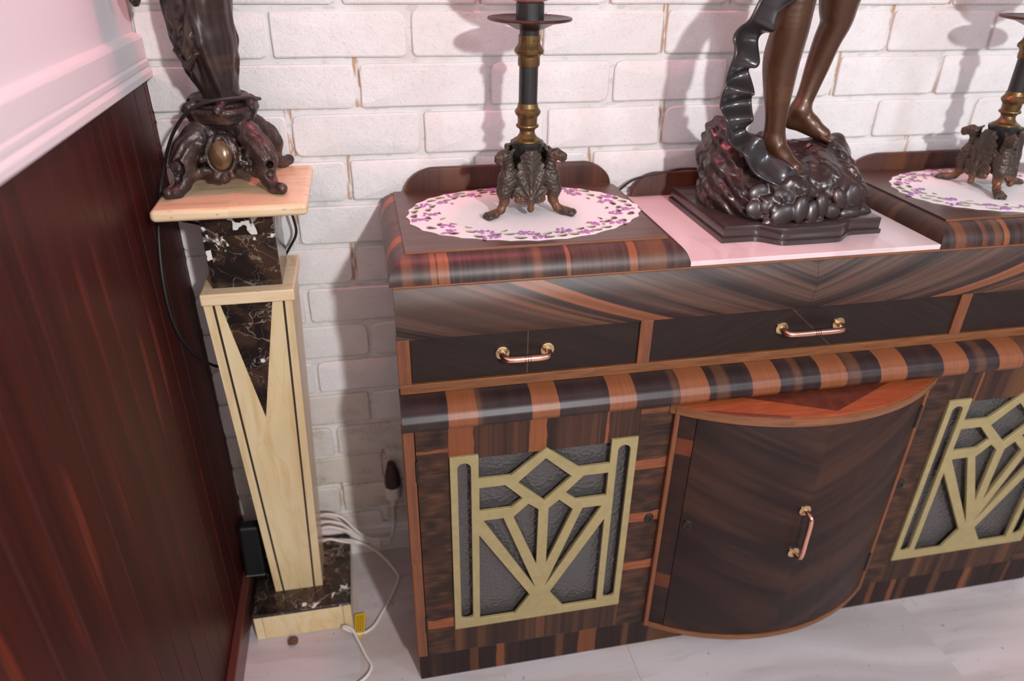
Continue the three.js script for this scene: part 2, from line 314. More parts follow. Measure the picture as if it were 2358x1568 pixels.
{
  const shapes = [];
  for (let k = 0; k < 10; k++) {
    const R = rng(100 + k), w = 0.1148, h = 0.0378, ring = [];
    const cr = [0, 0, 0, 0].map(() => 0.003 + R() * R() * 0.016);
    const corner = (sx, sy, r, a0) => { for (let i = 0; i <= 2; i++) { const a = a0 + i * Math.PI / 4; ring.push([sx * (w - r) + Math.cos(a) * r, sy * (h - r) + Math.sin(a) * r]); } };
    corner(1, 1, cr[0], 0); ring.push([0.03, h + (R() - 0.5) * 0.0016]); corner(-1, 1, cr[1], Math.PI / 2); ring.push([-w + (R() - 0.5) * 0.002, 0]);
    corner(-1, -1, cr[2], Math.PI); ring.push([-0.02, -h + (R() - 0.5) * 0.0016]); corner(1, -1, cr[3], Math.PI * 1.5); ring.push([w + (R() - 0.5) * 0.002, 0]);
    const n = ring.length, P = [], U = [], add = (a) => { P.push(...a); U.push(a[0] * 4 + k * 0.37, a[1] * 4 + k * 0.61); };
    const back = ring.map(([x, y]) => [x, y, -0.010]), mid = ring.map(([x, y]) => [x, y, -0.0022 + (R() - 0.5) * 0.0012]);
    const front = ring.map(([x, y]) => { const l = Math.hypot(x / w, y / h); return [x * (1 - 0.0022 / w / l * 1.0), y * (1 - 0.003 / h), 0.0]; });
    for (let i = 0; i < n; i++) {
      const j = (i + 1) % n;
      for (const t of [[back[i], back[j], mid[j]], [back[i], mid[j], mid[i]], [mid[i], mid[j], front[j]], [mid[i], front[j], front[i]], [front[i], front[j], [0, 0, 0.0006]]]) t.forEach(add);
    }
    let g = new THREE.BufferGeometry(); g.setAttribute('position', new THREE.Float32BufferAttribute(P, 3)); g.setAttribute('uv', new THREE.Float32BufferAttribute(U, 2));
    g.computeVertexNormals(); shapes.push(toCreasedNormals(g, 0.5));
  }
  const R = rng(7);
  for (let r = -4; r <= 14; r++) {
    const yb = L0 - (r + 1) * HC, o = rowOff(r), cy = yb + 0.0377;
    for (let j = -3; j < 12; j++) {
      let a = o + 0.24 * j + 0.005, b = a + 0.23; if (b < XL + 0.02 || a > 2.0) continue; a = Math.max(a, XL);
      const stain = r >= 10 ? (R() < 0.6 ? mBrickStain : mBrickDull) : r >= 8 ? (R() < 0.5 ? mBrickDull : mBrick) : mBrick;
      const m = obj('brick', shapes[Math.floor(R() * 10)], stain, wallBack);
      m.position.set((a + b) / 2, cy, (R() - 0.5) * 0.0016); m.scale.set((b - a) / 0.23, 1, 1); m.rotation.z = (R() - 0.5) * 0.006;
    }
  }
}
// floor of long pale tiles
const floor = struct('floor', box(XL - 0.2, room.x1 + 0.15, -0.14, -0.0012, -0.15, room.z1 + 0.15, 0), mGrout);
for (let i = 0; i < 4; i++) for (let j = 0; j < 8; j++) {
  const z0 = -0.49 + j * 0.6, x0 = -0.75 + i * 1.2 + (j % 2) * 0; const a = Math.max(z0, -0.005), b = Math.min(z0 + 0.5993, room.z1), c = Math.max(x0, XL), d = Math.min(x0 + 1.1993, room.x1);
  if (b - a < 0.02 || d - c < 0.02) continue;
  obj('tile', uvm(box(c, d, -0.012, 0, a, b, 0.0008), 0.8, 0.1, 0.2), mTile, floor);
}
struct('ceiling', box(XL - 0.2, room.x1 + 0.15, room.h, room.h + 0.12, -0.15, room.z1 + 0.15, 0), std({ color: col(0.30, 0.27, 0.27), roughness: 0.9 }));
struct('wall_right', box(room.x1, room.x1 + 0.15, -0.1, room.h + 0.1, -0.15, room.z1 + 0.15, 0), mFarWall);
struct('wall_front', box(XL - 0.2, room.x1 + 0.15, -0.1, room.h + 0.1, room.z1, room.z1 + 0.15, 0), mFarWall);
// left wall: plaster above, stained boards below
const wallLeft = struct('wall_left', [box(XL - 0.2, XL - 0.012, -0.1, 1.15, -0.005, room.z1 + 0.1, 0), box(XL - 0.2, XL - 0.004, 1.15, room.h + 0.1, -0.005, room.z1 + 0.1, 0)], mPlaster);
{
  const w = 0.0663, variants = boardTex.map((t, k) => {
    const s = new THREE.Shape([[0.0004, 0], [w - 0.0004, 0], [w - 0.0004, 0.0098], [w - 0.0020, 0.012], [0.0020, 0.012], [0.0004, 0.0098]].map(([a, b]) => new THREE.Vector2(a, b)));
    let g = new THREE.ExtrudeGeometry(s, { depth: 1.15, bevelEnabled: false });
    g.rotateX(-Math.PI / 2);                                      // (z-along, up, -depth)
    g.rotateY(-Math.PI / 2);                                      // boards face +x
    g = toCreasedNormals(g, 0.3); return uvp(g, 'z', 'y', 0, w, 0, 1.15);
  });
  variants.forEach((g) => g.computeBoundingBox());
  const R = rng(31);
  for (let k = 0; k < 66; k++) {
    const v = Math.floor(R() * 4), g = variants[v], m = obj('board', g, mBoard[v], wallLeft), bb = g.boundingBox;
    m.position.set(XL - bb.max.x, 0, 0.0205 - w + k * w - bb.min.z); if (k === 0) m.position.z = -0.046 - bb.min.z;
  }
}
// dado rail
{
  const prof = [[-0.012, 1.138], [0.010, 1.138], [0.0135, 1.1395], [0.0135, 1.149], [0.0105, 1.152], [0.0085, 1.1545], [0.0105, 1.158], [0.0105, 1.1645], [0.0078, 1.1672], [0.0072, 1.169], [0.0088, 1.1705], [0.0088, 1.200], [0.0065, 1.2045], [-0.004, 1.209], [-0.012, 1.209]];
  const s = new THREE.Shape(prof.map(([x, y]) => new THREE.Vector2(x, y)));
  const g = new THREE.ExtrudeGeometry(s, { depth: room.z1, bevelEnabled: false }); g.translate(XL, 0, 0);
  const r = struct('trim_1', toCreasedNormals(g, 0.4), mPaint);
}
struct('baseboard_left', box(XL, XL + 0.018, 0, 0.072, 0.0, room.z1, 0.003), mDarkSkirt);
{
  const g = sweepX([[0, 0], [0.015, 0], [0.015, 0.058], [0.012, 0.064], [0.012, 0.071], [0.008, 0.078], [0, 0.08]], XL, room.x1, 0.4);
  struct('baseboard_back', g, mSkirtWhite);
}

// ---------------------------------------------------------------- the lamps outside the frame
for (const L of LAMPS) {
  const t = thing(L.name, L.label, 'lamp', [L.pos[0], L.pos[1], L.pos[2]]);
  const c = col(...L.color);
  obj('globe', new THREE.SphereGeometry(L.r, 32, 20), std({ color: 0x222222, emissive: c, emissiveIntensity: 3.0, roughness: 0.4 }), t);
  obj('fitting', lathe([[0, L.r + 0.03], [0.035, L.r + 0.03], [0.035, L.r - 0.012], [0, L.r - 0.012]], 24), mBrass, t);
  const top = room.h - L.pos[1];
  if (top > L.r + 0.05) obj('stem', new THREE.CylinderGeometry(0.006, 0.006, top - L.r - 0.02, 10).translate(0, (top + L.r + 0.02) / 2, 0), mBrass, t);
  obj('ceiling_rose', lathe([[0, top], [0.05, top], [0.045, top - 0.015], [0, top - 0.02]], 24), mBrass, t);
  const p = new THREE.PointLight(c, L.power * 1.0); p.castShadow = true; p.shadow.radius = L.r / 0.02; t.add(p);
}

// ---------------------------------------------------------------- sideboard
const SW = 1.474, ZF = 0.40, ZD = 0.366;
const sb = thing('sideboard', 'long veneered sideboard with gilt fan grilles and bowed centre door against the brick wall', 'sideboard');
{
  // carcass: hollow box of panels
  const sideTex = veneer(0.4, 0.9, [], 61, { w: 256, h: 256 });
  for (const [a, b, c, d] of [[0, 0.016, 0.012, 0.026], [SW - 0.016, SW, SW - 0.026, SW - 0.012]]) {
    obj('side_panel', [uvp(box(c, d, 0, 0.64, 0.02, ZF - 0.021, 0.001), 'z', 'y', 0, 0.4, 0, 0.9), uvp(box(c, d, 0.64, 0.8695, 0.02, ZD - 0.021, 0.001), 'z', 'y', 0, 0.4, 0, 0.9)], lac(sideTex, 0.6, 0.1), sb);
    obj('front_post', uvm(box(a === 0 ? -0.004 : a, a === 0 ? 0.0165 : b + 0.004, 0.072, 0.64, ZF - 0.02, ZF + 0.002, 0.003), 3), mOakV, sb);
  }
  obj('back_panel', box(0.016, SW - 0.016, 0.02, 0.88, 0.016, 0.024, 0), mInside, sb);
  obj('floor_panel', box(0.016, SW - 0.016, 0.06, 0.075, 0.024, ZF - 0.03, 0), mInside, sb);
  obj('mid_panel', box(0.016, SW - 0.016, 0.655, 0.685, 0.024, ZD - 0.004, 0), mInside, sb);
  obj('top_board', box(0.012, SW - 0.012, 0.870, 0.882, 0.016, ZD - 0.002, 0.001), mWalnut, sb);
  for (const x of [0.488, SW - 0.502]) obj('partition', box(x, x + 0.014, 0.075, 0.655, 0.024, ZF - 0.02, 0), mInside, sb);
  // plinth
  const plBands = [[0.102, 0.121, 0.45], [0.158, 0.176, 0.85], [0.336, 0.376, 0.75], [1.03, 1.045, 0.6], [1.085, 1.10, 0.8], [1.28, 1.30, 0.7], [1.40, 1.41, 0.5]];
  obj('plinth', uvp(box(0.0, SW, 0.0, 0.0715, ZF - 0.03, ZF - 0.001, 0.002).toNonIndexed(), 'x', 'y', 0, SW, 0, 0.09), lac(veneer(SW, 0.09, plBands, 5, { dark: [30, 20, 18], dark2: [50, 33, 27], h: 64, w: 2048 }), 0.5, 0.2), sb);
  // half-round moulding with crossbanded light strips
  const tb = [[0.074, 0.122], [0.215, 0.262], [0.351, 0.399], [0.48, 0.534], [0.617, 0.670], [0.751, 0.804], [0.874, 0.928], [1.006, 1.059], [1.128, 1.18], [1.255, 1.305], [1.385, 1.43]];
  const prof = [[ZD - 0.02, 0.6855]]; for (let i = 0; i <= 14; i++) { const a = Math.PI / 2 - Math.PI * i / 14; prof.push([lerp(ZD + 0.002, ZF + 0.002, i / 14) + 0.030 * Math.cos(a), 0.661 + 0.0245 * Math.sin(a)]); } prof.push([ZD - 0.02, 0.6365]);
  obj('half_round_moulding', uvp(sweepX(prof, -0.002, SW + 0.002, 0.9), 'x', 'y', 0, SW, 0.63, 0.69), lac(veneer(SW, 0.06, tb, 11, { dark: [34, 22, 22], dark2: [52, 34, 32], w: 2048, h: 64 }), 0.33, 0.6), sb);
  // drawer zone: rails and dividers
  obj('drawer_rail', uvm(box(0, SW, 0.6855, 0.7035, ZD - 0.02, ZD + 0.001, 0.001), 3), mOak, sb);
  for (const [a, b] of [[-0.001, 0.007 + 0.013], [0.411, 0.434], [SW - 0.434, SW - 0.411], [SW - 0.018, SW + 0.001]]) obj('drawer_divider', uvm(box(a, b, 0.7035, 0.788, ZD - 0.02, ZD + 0.001, 0.001), 3), mOakV, sb);
  // diagonal veneer frieze, slightly bulging
  const frTex = tex(2048, 256, (u, v) => {
    const x = u * SW, y = v * 0.1, xm = x < 0.72 ? x : 1.44 - x;                 // mirrored about the seam
    const s = xm - (0.1 - y) * 2.6, t = xm + y * 0;                               // grain runs down to the right
    const g = noise(s * 26, y * 4, 3) * 0.55 + noise(s * 90, y * 9, 5) * 0.3 + noise(s * 260, y * 12, 8) * 0.15;
    let c = mix3([40, 30, 28], [90, 66, 54], sstep(0.25, 0.75, g));
    const warm = sstep(-0.2, 0.02, s) * (1 - sstep(0.02, 0.22, s)); c = mix3(c, mix3([118, 82, 58], [78, 52, 42], noise(s * 40, y * 5, 12)), warm * 0.6);
    const o = (a, b) => (s > a && s < b ? 1 : 0); const of = o(0.168, 0.222) * 0.95 + o(0.09, 0.112) * 0.5 + o(0.128, 0.14) * 0.4;
    if (of > 0) c = mix3(c, mix3([150, 92, 60], [122, 72, 46], noise(s * 160, y * 20, 15)), Math.min(of, 0.9));
    if (s > 0.226 && s < 0.236) c = [44, 32, 30];
    if (Math.abs(x - 0.72) < 0.0012) c = mix3(c, [40, 28, 26], 0.5);
    return c;
  });
  const fp = [[ZD - 0.02, 0.788]]; for (let i = 0; i <= 12; i++) { const t = i / 12; fp.push([ZD + 0.001 + 0.013 * Math.sin(Math.PI * t) + 0.002 * t, lerp(0.788, 0.8795, t)]); } fp.push([ZD - 0.02, 0.8795]);
  obj('frieze', uvp(sweepX(fp, 0, SW, 0.9), 'x', 'y', 0, SW, 0.7835, 0.8835), lac(frTex, 0.34, 0.5), sb);
  obj('bead', uvm(box(-0.001, SW + 0.001, 0.8795, 0.8835, ZD - 0.02, ZD + 0.005, 0.0012), 3), mOak, sb);
  // stone slab between the two raised ends
  obj('stone_slab', uvm(box(0.4855, 0.9565, 0.8835, 0.8925, 0.02, 0.369, 0.0012), 2), mWhiteMarble, sb).userData.label = 'pale pink stone slab';
  // raised ends with rolled edges
  const bandsF = [[0.065, 0.074, 0.9], [0.076, 0.094], [0.281, 0.288], [0.386, 0.400]];
  const bandsF2 = [[0.03, 0.05, 0.6], [0.085, 0.095, 0.5], [0.13, 0.14], [0.21, 0.225], [0.30, 0.31], [0.40, 0.42]];
  const riser = (x0, x1, bands, seed, sl, sr) => {
    const zf = 0.3695, zb = 0.018, yb = 0.8835, h = 0.0375, rz = 0.041, rx = 0.030, N = 10, off = (i) => { const a = Math.PI / 2 * i / N; return [1 - Math.cos(a), Math.sin(a)]; };
    const strip = (row, m, ulen) => {                            // row(i) -> [pa, pb]
      const P = [], U = [], I = [], n = 24; for (let i = 0; i <= N; i++) { const [a, b] = row(i); for (let k = 0; k <= n; k++) { const t = k / n; P.push(lerp(a[0], b[0], t), lerp(a[1], b[1], t), lerp(a[2], b[2], t)); U.push(ulen === 'x' ? (lerp(a[0], b[0], t) - x0) / (x1 - x0) : (lerp(a[2], b[2], t) - zb) / (zf - zb), i / N); } }
      for (let i = 0; i < N; i++) for (let k = 0; k < n; k++) { const q = i * (n + 1) + k; I.push(q, q + 1, q + n + 2, q, q + n + 2, q + n + 1); }
      const g = new THREE.BufferGeometry(); g.setAttribute('position', new THREE.Float32BufferAttribute(P, 3)); g.setAttribute('uv', new THREE.Float32BufferAttribute(U, 2)); g.setIndex(I); g.computeVertexNormals(); return g;
    };
    const front = strip((i) => { const [o, s] = off(i), y = yb + h * s; return [[x0 + rx * o, y, zf - rz * o], [x1 - rx * o, y, zf - rz * o]]; }, 0, 'x');
    const left = strip((i) => { const [o, s] = off(i), y = yb + h * s; return [[x0 + rx * o, y, zb], [x0 + rx * o, y, zf - rz * o]]; }, 0, 'z');
    const right = strip((i) => { const [o, s] = off(i), y = yb + h * s; return [[x1 - rx * o, y, zf - rz * o], [x1 - rx * o, y, zb]]; }, 0, 'z');
    obj('rolled_edge', front, lac(veneer(x1 - x0, 0.06, bands, seed, { dark: [40, 26, 24], dark2: [74, 50, 40], streak: 1.25 }), 0.34, 0.6), sb);
    const endTex = lac(tex(256, 64, (u, v) => { const x = u * 0.35, s = x + v * 0.03, g = noise(s * 200, v * 3, seed + 4); let c = mix3([74, 56, 50], [104, 80, 68], g); for (const [a, b] of [[0.045, 0.075], [0.255, 0.285]]) if (s > a && s < b) c = mix3([176, 96, 54], [150, 78, 44], g); return c; }), 0.36, 0.5);
    const plain = lac(veneer(0.35, 0.06, [], seed + 7, { w: 256, h: 32, dark: [58, 36, 28], dark2: [80, 50, 36] }), 0.36, 0.5);
    obj('rolled_edge', left, sl ? endTex : plain, sb); obj('rolled_edge', right, sr ? endTex : plain, sb);
    obj('riser_core', box(x0 + rx, x1 - rx, yb, yb + h - 0.0005, zb, zf - rz, 0), mWalnut, sb);
    const tx0 = x0 + rx - 0.001, tx1 = x1 - rx + 0.001, tz = zf - rz + 0.002;
    obj('riser_top', uvm(box(tx0, tx1, yb + h - 0.0005, yb + h + 0.0035, zb, tz, 0.0008), 2), mWalnut, sb);
    obj('edging', uvm(box(tx0, tx1, yb + h - 0.001, yb + h + 0.0025, tz - 0.0005, tz + 0.0022, 0.0008), 4), mOak, sb);
  };
  riser(-0.006, 0.4855, bandsF, 21, true, false);
  riser(0.9565, SW + 0.006, bandsF2, 27, false, true);
  // backboards
  const bbTex = lac(veneer(0.45, 0.07, [[0.3, 0.33, 0.25]], 33, { dark: [60, 34, 28], dark2: [82, 50, 38], w: 512, h: 64 }), 0.38, 0.4);
  const back = (x0, x1, y0, y1, r) => {
    const s = new THREE.Shape(); s.moveTo(x0, y0); s.lineTo(x1, y0); s.bezierCurveTo(x1 - 0.002, lerp(y0, y1, 0.55), x1 - r * 0.5, y1 - 0.003, x1 - r, y1); s.lineTo(x0 + r, y1); s.bezierCurveTo(x0 + r * 0.5, y1 - 0.003, x0 + 0.002, lerp(y0, y1, 0.55), x0, y0);
    const g = new THREE.ExtrudeGeometry(s, { depth: 0.012, bevelEnabled: true, bevelThickness: 0.0015, bevelSize: 0.0015, bevelOffset: -0.0015, bevelSegments: 2, curveSegments: 14 }); g.translate(0, 0, 0.0115);
    obj('backboard', uvp(toCreasedNormals(g, 0.5), 'x', 'y', x0, x1, y0, y1), bbTex, sb);
  };
  back(0.044, 0.458, 0.9215, 0.968, 0.055); back(0.505, 0.962, 0.8925, 0.940, 0.05); back(1.008, SW - 0.044, 0.9215, 0.960, 0.055);

  // drawers
  const drTex = (seed, kind) => lac(tex(512, 128, (u, v) => {
    const a = u - 0.5, d = kind === 'x' ? Math.abs(a) * 3.2 + v : u * 1.2 + v * 0.6; const g = noise(d * 24, v * 4 + u * 3, seed) * 0.6 + noise(d * 90, u * 9, seed + 2) * 0.4;
    let c = mix3([28, 20, 18], [46, 33, 28], g);
    if (kind === 's' && Math.abs(u - 0.5) < 0.0016) c = [96, 72, 52];
    if (kind === 'x') { const l = Math.abs(a + (v - 0.55) * 0.16); if (l < 0.0022 && Math.abs(v - 0.5) < 0.5) c = mix3(c, [110, 72, 44], 0.6); }
    return c;
  }), 0.4, 0.25);
  const handle = (parent, cx, cy, cz, w, vertical, bars = true, turn = 0, gr0 = 0.0062) => {
    const put = (g) => { if (vertical) g.rotateZ(Math.PI / 2); g.rotateY(turn); g.translate(cx, cy, cz); return g; };
    const h = w / 2, grip = tube([[-h, 0, 0.0], [-h, -0.001, 0.012], [-h + 0.004, -0.002, 0.0205], [-h + 0.013, -0.002, 0.0235], [0, -0.002, 0.024], [h - 0.013, -0.002, 0.0235], [h - 0.004, -0.002, 0.0205], [h, -0.001, 0.012], [h, 0, 0]], gr0, 60);
    obj('handle', put(grip), mCopper, parent).userData.label = 'copper bar handle';
    for (const s of [-1, 1]) { const r = lathe([[0, 0.006], [0.0075, 0.0058], [0.009, 0.004], [0.0118, 0.0028], [0.0122, 0.0008], [0.0122, 0], [0, 0]], 24, 0.9); r.rotateX(Math.PI / 2); r.translate(s * h, 0, 0); obj('handle_rosette', put(r), mBrass, parent); }
    if (bars) obj('handle_ring', put(mergeGeometries([-0.0045, 0, 0.0045].map((x) => { const g = new THREE.TorusGeometry(0.0061, 0.0005, 6, 20); g.rotateY(Math.PI / 2); g.translate(x, -0.002, 0.024); return g; }))), mIron, parent);
  };
  for (const [a, b, kind, hx, hw] of [[0.0205, 0.4105, 's', 0.2105, 0.077], [0.4345, SW - 0.4345, 'x', 0.7385, 0.113], [SW - 0.4105, SW - 0.0185, 's', SW - 0.2105, 0.077]]) {
    const d = new THREE.Group(); d.name = 'drawer'; sb.add(d);
    obj('drawer_front', uvp(box(a, b, 0.7045, 0.787, ZD - 0.02, ZD - 0.003, 0.001).toNonIndexed(), 'x', 'y', a, b, 0.703, 0.788), drTex(kind === 'x' ? 3 : 9, kind), d);
    handle(d, hx, 0.7485, ZD - 0.003, hw, false);
    obj('drawer_box', box(a + 0.01, b - 0.01, 0.708, 0.78, 0.06, ZD - 0.02, 0), mInside, d);
  }
  // doors with gilt grilles
  const stileTex = (seed, bands) => lac(tex(64, 1024, (u, v) => {
    const y = v * 0.56, g = noise(u * 2, y * 240, seed) * 0.5 + noise(u * 3, y * 70, seed + 2) * 0.6 + noise(u * 5, y * 800, seed + 4) * 0.25; let c = mix3([38, 25, 20], [88, 58, 40], clamp((g - 0.3) * 1.1, 0, 1));
    for (const [a, b, k = 1] of bands) if (y > a && y < b + (noise(u * 3, seed) - 0.5) * 0.004) c = mix3(c, mix3([146, 84, 52], [118, 66, 42], noise(u * 2, y * 300, seed + 7)), k);
    return c;
  }), 0.42, 0.3);
  const gr = { w: 0.171, y0: 0.143, y1: 0.573 };
  const grille = () => {
    const s = new THREE.Shape(), M = (pts) => { const r = [...pts]; for (let i = pts.length - 1; i >= 0; i--) if (Math.abs(pts[i][0]) > 1e-6) r.push([-pts[i][0], pts[i][1]]); return r; };
    const out = M([[0, 0.572], [-0.063, 0.5195], [-0.1205, 0.5205], [-0.1205, 0.573], [-0.171, 0.573], [-0.171, 0.143]]);
    out.forEach(([x, y], i) => (i ? s.lineTo(x, y) : s.moveTo(x, y))); s.closePath();
    const hole = (pts) => { const p = new THREE.Path(); pts.forEach(([x, y], i) => (i ? p.lineTo(x, y) : p.moveTo(x, y))); p.closePath(); s.holes.push(p); };
    hole([[0, 0.549], [0.050, 0.501], [0, 0.452], [-0.050, 0.501]]);
    for (const q of [-1, 1]) {
      const H = (pts) => hole(pts.map(([x, y]) => [q * x, y]));
      const sl = []; for (let i = 0; i <= 10; i++) { const a = Math.PI * i / 10; sl.push([0.146 + 0.0117 * Math.cos(a), 0.5465 + 0.0117 * Math.sin(a)]); } for (let i = 0; i <= 10; i++) { const a = Math.PI + Math.PI * i / 10; sl.push([0.146 + 0.0117 * Math.cos(a), 0.178 + 0.009 * Math.sin(a)]); } H(sl);
      H([[0.1195, 0.499], [0.073, 0.499], [0.040, 0.4635], [0.0615, 0.4445], [0.1195, 0.445]]);
      H([[0.113, 0.4215], [0.0755, 0.4215], [0.0095, 0.2295]]);
      H([[0.1205, 0.387], [0.0205, 0.2105], [0.0505, 0.163], [0.1205, 0.1635]]);
      H([[0.0565, 0.4215], [0.029, 0.4485], [0.0098, 0.432], [0.0098, 0.294]]);
    }
    const g = new THREE.ExtrudeGeometry(s, { depth: 0.005, bevelEnabled: true, bevelThickness: 0.0008, bevelSize: 0.0006, bevelOffset: -0.0006, bevelSegments: 1 });
    return uvm(toCreasedNormals(g, 0.4), 3);
  };
  const grilleG = grille();
  const keyhole = (parent, x, y, z, turn = 0) => { const k = lathe([[0, 0.0016], [0.0028, 0.0016], [0.003, 0.003], [0.0075, 0.0028], [0.0095, 0.0012], [0.0095, 0], [0, 0]], 20); k.scale(1, 1, 1.35); k.rotateX(Math.PI / 2); k.rotateY(turn); k.translate(x, y, z); obj('keyhole', k, mIron, parent); };
  const door = (mir, seed) => {
    const d = new THREE.Group(); d.name = 'door'; sb.add(d); const X = (x) => (mir ? SW - x : x), bx = (a, b, ...r) => box(Math.min(X(a), X(b)), Math.max(X(a), X(b)), ...r).toNonIndexed();
    const z0 = ZF - 0.02, z1 = ZF, y0 = 0.073, y1 = 0.6355, uvd = (g, a, b) => uvp(g, 'x', 'y', X(a), X(b), 0.073, 0.633);
    obj('stile', uvd(bx(0.0175, 0.0725, y0, y1, z0, z1, 0.0006), 0.0175, 0.0725), stileTex(seed, [[0.076, 0.10], [0.51, 0.517, 0.8], [0.13, 0.14, 0.3]]), d);
    obj('stile', uvd(bx(0.4165, 0.4775, y0, y1, z0, z1, 0.0006), 0.4165, 0.4775), stileTex(seed + 9, mir ? [[0.05, 0.056, 0.3], [0.2, 0.21, 0.25]] : [[0.161, 0.183], [0.29, 0.313], [0.42, 0.442], [0.546, 0.556, 0.7]]), d);
    const railTex = (bands, sd) => lac(veneer(0.344, 0.07, bands, sd, { w: 512, h: 64, dark: [40, 26, 21], dark2: [80, 52, 37] }), 0.42, 0.3);
    obj('rail', uvp(bx(0.0725, 0.4165, 0.563, y1, z0, z1, 0.0006), 'x', 'y', X(0.0725), X(0.4165), 0.563, y1), railTex([[0.0, 0.044, 0.9, [138, 78, 46]], [0.142, 0.173], [0.281, 0.286]], seed + 3), d);
    obj('rail', uvp(bx(0.0725, 0.4165, y0, 0.155, z0, z1, 0.0006), 'x', 'y', X(0.0725), X(0.4165), y0, 0.155), railTex([], seed + 5), d);
    obj('glass_pane', uvm(bx(0.066, 0.423, 0.147, 0.571, z0 + 0.004, z0 + 0.008, 0), 3, 0.1, 0.2), mGlass, d).userData.label = 'dark hammered obscure glass';
    const g = grilleG.clone(); g.translate(X(0.2445), 0, ZF - 0.0008); obj('fan_grille', g, mGilt, d).userData.label = 'gold painted fan shaped fretwork grille';
    keyhole(d, X(0.459), 0.368, z1);
    for (const y of [0.55, 0.165]) obj('hinge', new THREE.CylinderGeometry(0.003, 0.003, 0.045, 10).translate(X(0.0172), y, z1 + 0.0005), mIron, d);
  };
  door(false, 41); door(true, 51);
  // bowed centre
  const cx = SW / 2 + 0.004, half = 0.2635, sag = 0.082, Rb = (half * half + sag * sag) / (2 * sag), zc = ZF + sag - Rb, A = Math.asin(half / Rb);
  const arc = (r, a0, a1, n = 28) => { const p = []; for (let i = 0; i <= n; i++) { const a = lerp(a0, a1, i / n); p.push([cx + r * Math.sin(a), zc + r * Math.cos(a)]); } return p; };
  const shell = (r0, r1, a0, a1, y0, y1, bev = 0.001) => planY([...arc(r1, a0, a1), ...arc(r0, a1, a0)], y0, y1, bev);
  const uvArc = (g, r, a0, a1, y0, y1) => { const p = g.attributes.position, uv = new Float32Array(p.count * 2); for (let i = 0; i < p.count; i++) { const a = Math.atan2(p.getX(i) - cx, p.getZ(i) - zc); uv[i * 2] = (a - a0) / (a1 - a0); uv[i * 2 + 1] = (p.getY(i) - y0) / (y1 - y0); } g.setAttribute('uv', new THREE.BufferAttribute(uv, 2)); return g; };
  const bow = new THREE.Group(); bow.name = 'bowed_cupboard'; sb.add(bow);
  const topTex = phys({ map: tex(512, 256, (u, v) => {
    const x = lerp(cx - 0.28, cx + 0.28, u), z = lerp(0.38, 0.50, v), g = noise(x * 30, z * 260, 3) * 0.6 + noise(x * 60, z * 600, 5) * 0.4;
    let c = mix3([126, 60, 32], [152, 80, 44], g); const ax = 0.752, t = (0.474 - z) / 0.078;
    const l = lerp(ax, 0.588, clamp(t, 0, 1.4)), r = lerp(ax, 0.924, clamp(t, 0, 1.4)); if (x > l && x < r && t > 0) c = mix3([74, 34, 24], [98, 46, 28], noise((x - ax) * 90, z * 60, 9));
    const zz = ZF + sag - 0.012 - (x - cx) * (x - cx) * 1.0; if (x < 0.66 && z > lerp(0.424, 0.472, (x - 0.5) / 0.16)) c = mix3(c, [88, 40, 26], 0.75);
    return c;
  }), roughness: 0.3, clearcoat: 0.5, clearcoatRoughness: 0.2 });
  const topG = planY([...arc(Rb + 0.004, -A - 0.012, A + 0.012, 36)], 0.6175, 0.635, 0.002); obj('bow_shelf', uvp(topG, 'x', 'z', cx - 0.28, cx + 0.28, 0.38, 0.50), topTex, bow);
  obj('shelf_edging', uvm(shell(Rb + 0.0035, Rb + 0.0065, -A - 0.01, A + 0.01, 0.6165, 0.6335, 0.001), 3), mOak, bow);
  obj('bow_bottom', uvm(planY(arc(Rb + 0.001, -A, A, 36), 0.062, 0.074, 0.002), 3), mOak, bow);
  obj('bow_core', planY(arc(Rb - 0.022, -A + 0.03, A - 0.03, 24), 0.074, 0.6175), mInside, bow);
  const aD = -A + 0.095, stripTex = lac(tex(32, 512, (u, v) => { const y = 0.07 + v * 0.55, g = noise(u * 2, y * 200, 4) * 0.6 + noise(u * 2, y * 60, 8) * 0.5; let c = mix3([34, 21, 18], [58, 36, 28], g * 0.9); for (const [a, b] of [[0.525, 0.562], [0.185, 0.222]]) if (y > a && y < b) c = mix3([112, 58, 34], [92, 46, 29], g); return c; }), 0.4, 0.35);
  obj('fixed_strip', uvArc(shell(Rb - 0.02, Rb - 0.003, -A, aD - 0.003, 0.074, 0.6175), Rb, -A, aD, 0.07, 0.62), stripTex, bow);
  obj('edge_strip', uvm(box(0.4775, 0.488, 0.066, 0.634, ZF - 0.02, ZF + 0.010, 0.003), 3), mOakV, bow);
  obj('edge_strip', uvm(box(2 * cx - 0.488, 2 * cx - 0.4795, 0.066, 0.634, ZF - 0.02, ZF + 0.006, 0.003), 3), mOakV, bow);
  const bd = new THREE.Group(); bd.name = 'bowed_door'; sb.add(bd);
  const chev = lac(tex(512, 512, (u, v) => {
    const s = v - Math.abs(u - 0.48) * 0.42, g = noise(s * 16, u * 2 + (u > 0.48 ? 9 : 0), 3) * 0.5 + noise(s * 60, u * 4, 6) * 0.3 + fbm(u * 3, v * 3, 9, 3) * 0.4;
    return mix3([30, 18, 15], [62, 38, 28], sstep(0.25, 0.95, g));
  }), 0.4, 0.35);
  obj('curved_panel', uvArc(shell(Rb - 0.018, Rb - 0.001, aD, A - 0.045, 0.0755, 0.6165, 0.0012), Rb, aD, A - 0.045, 0.0755, 0.6165), chev, bd);
  { const a = 0.0 - 0.008; handle(bd, cx + Rb * Math.sin(a) - 0.003, 0.362, zc + (Rb - 0.001) * Math.cos(a), 0.108, true, false, 0, 0.0048); }
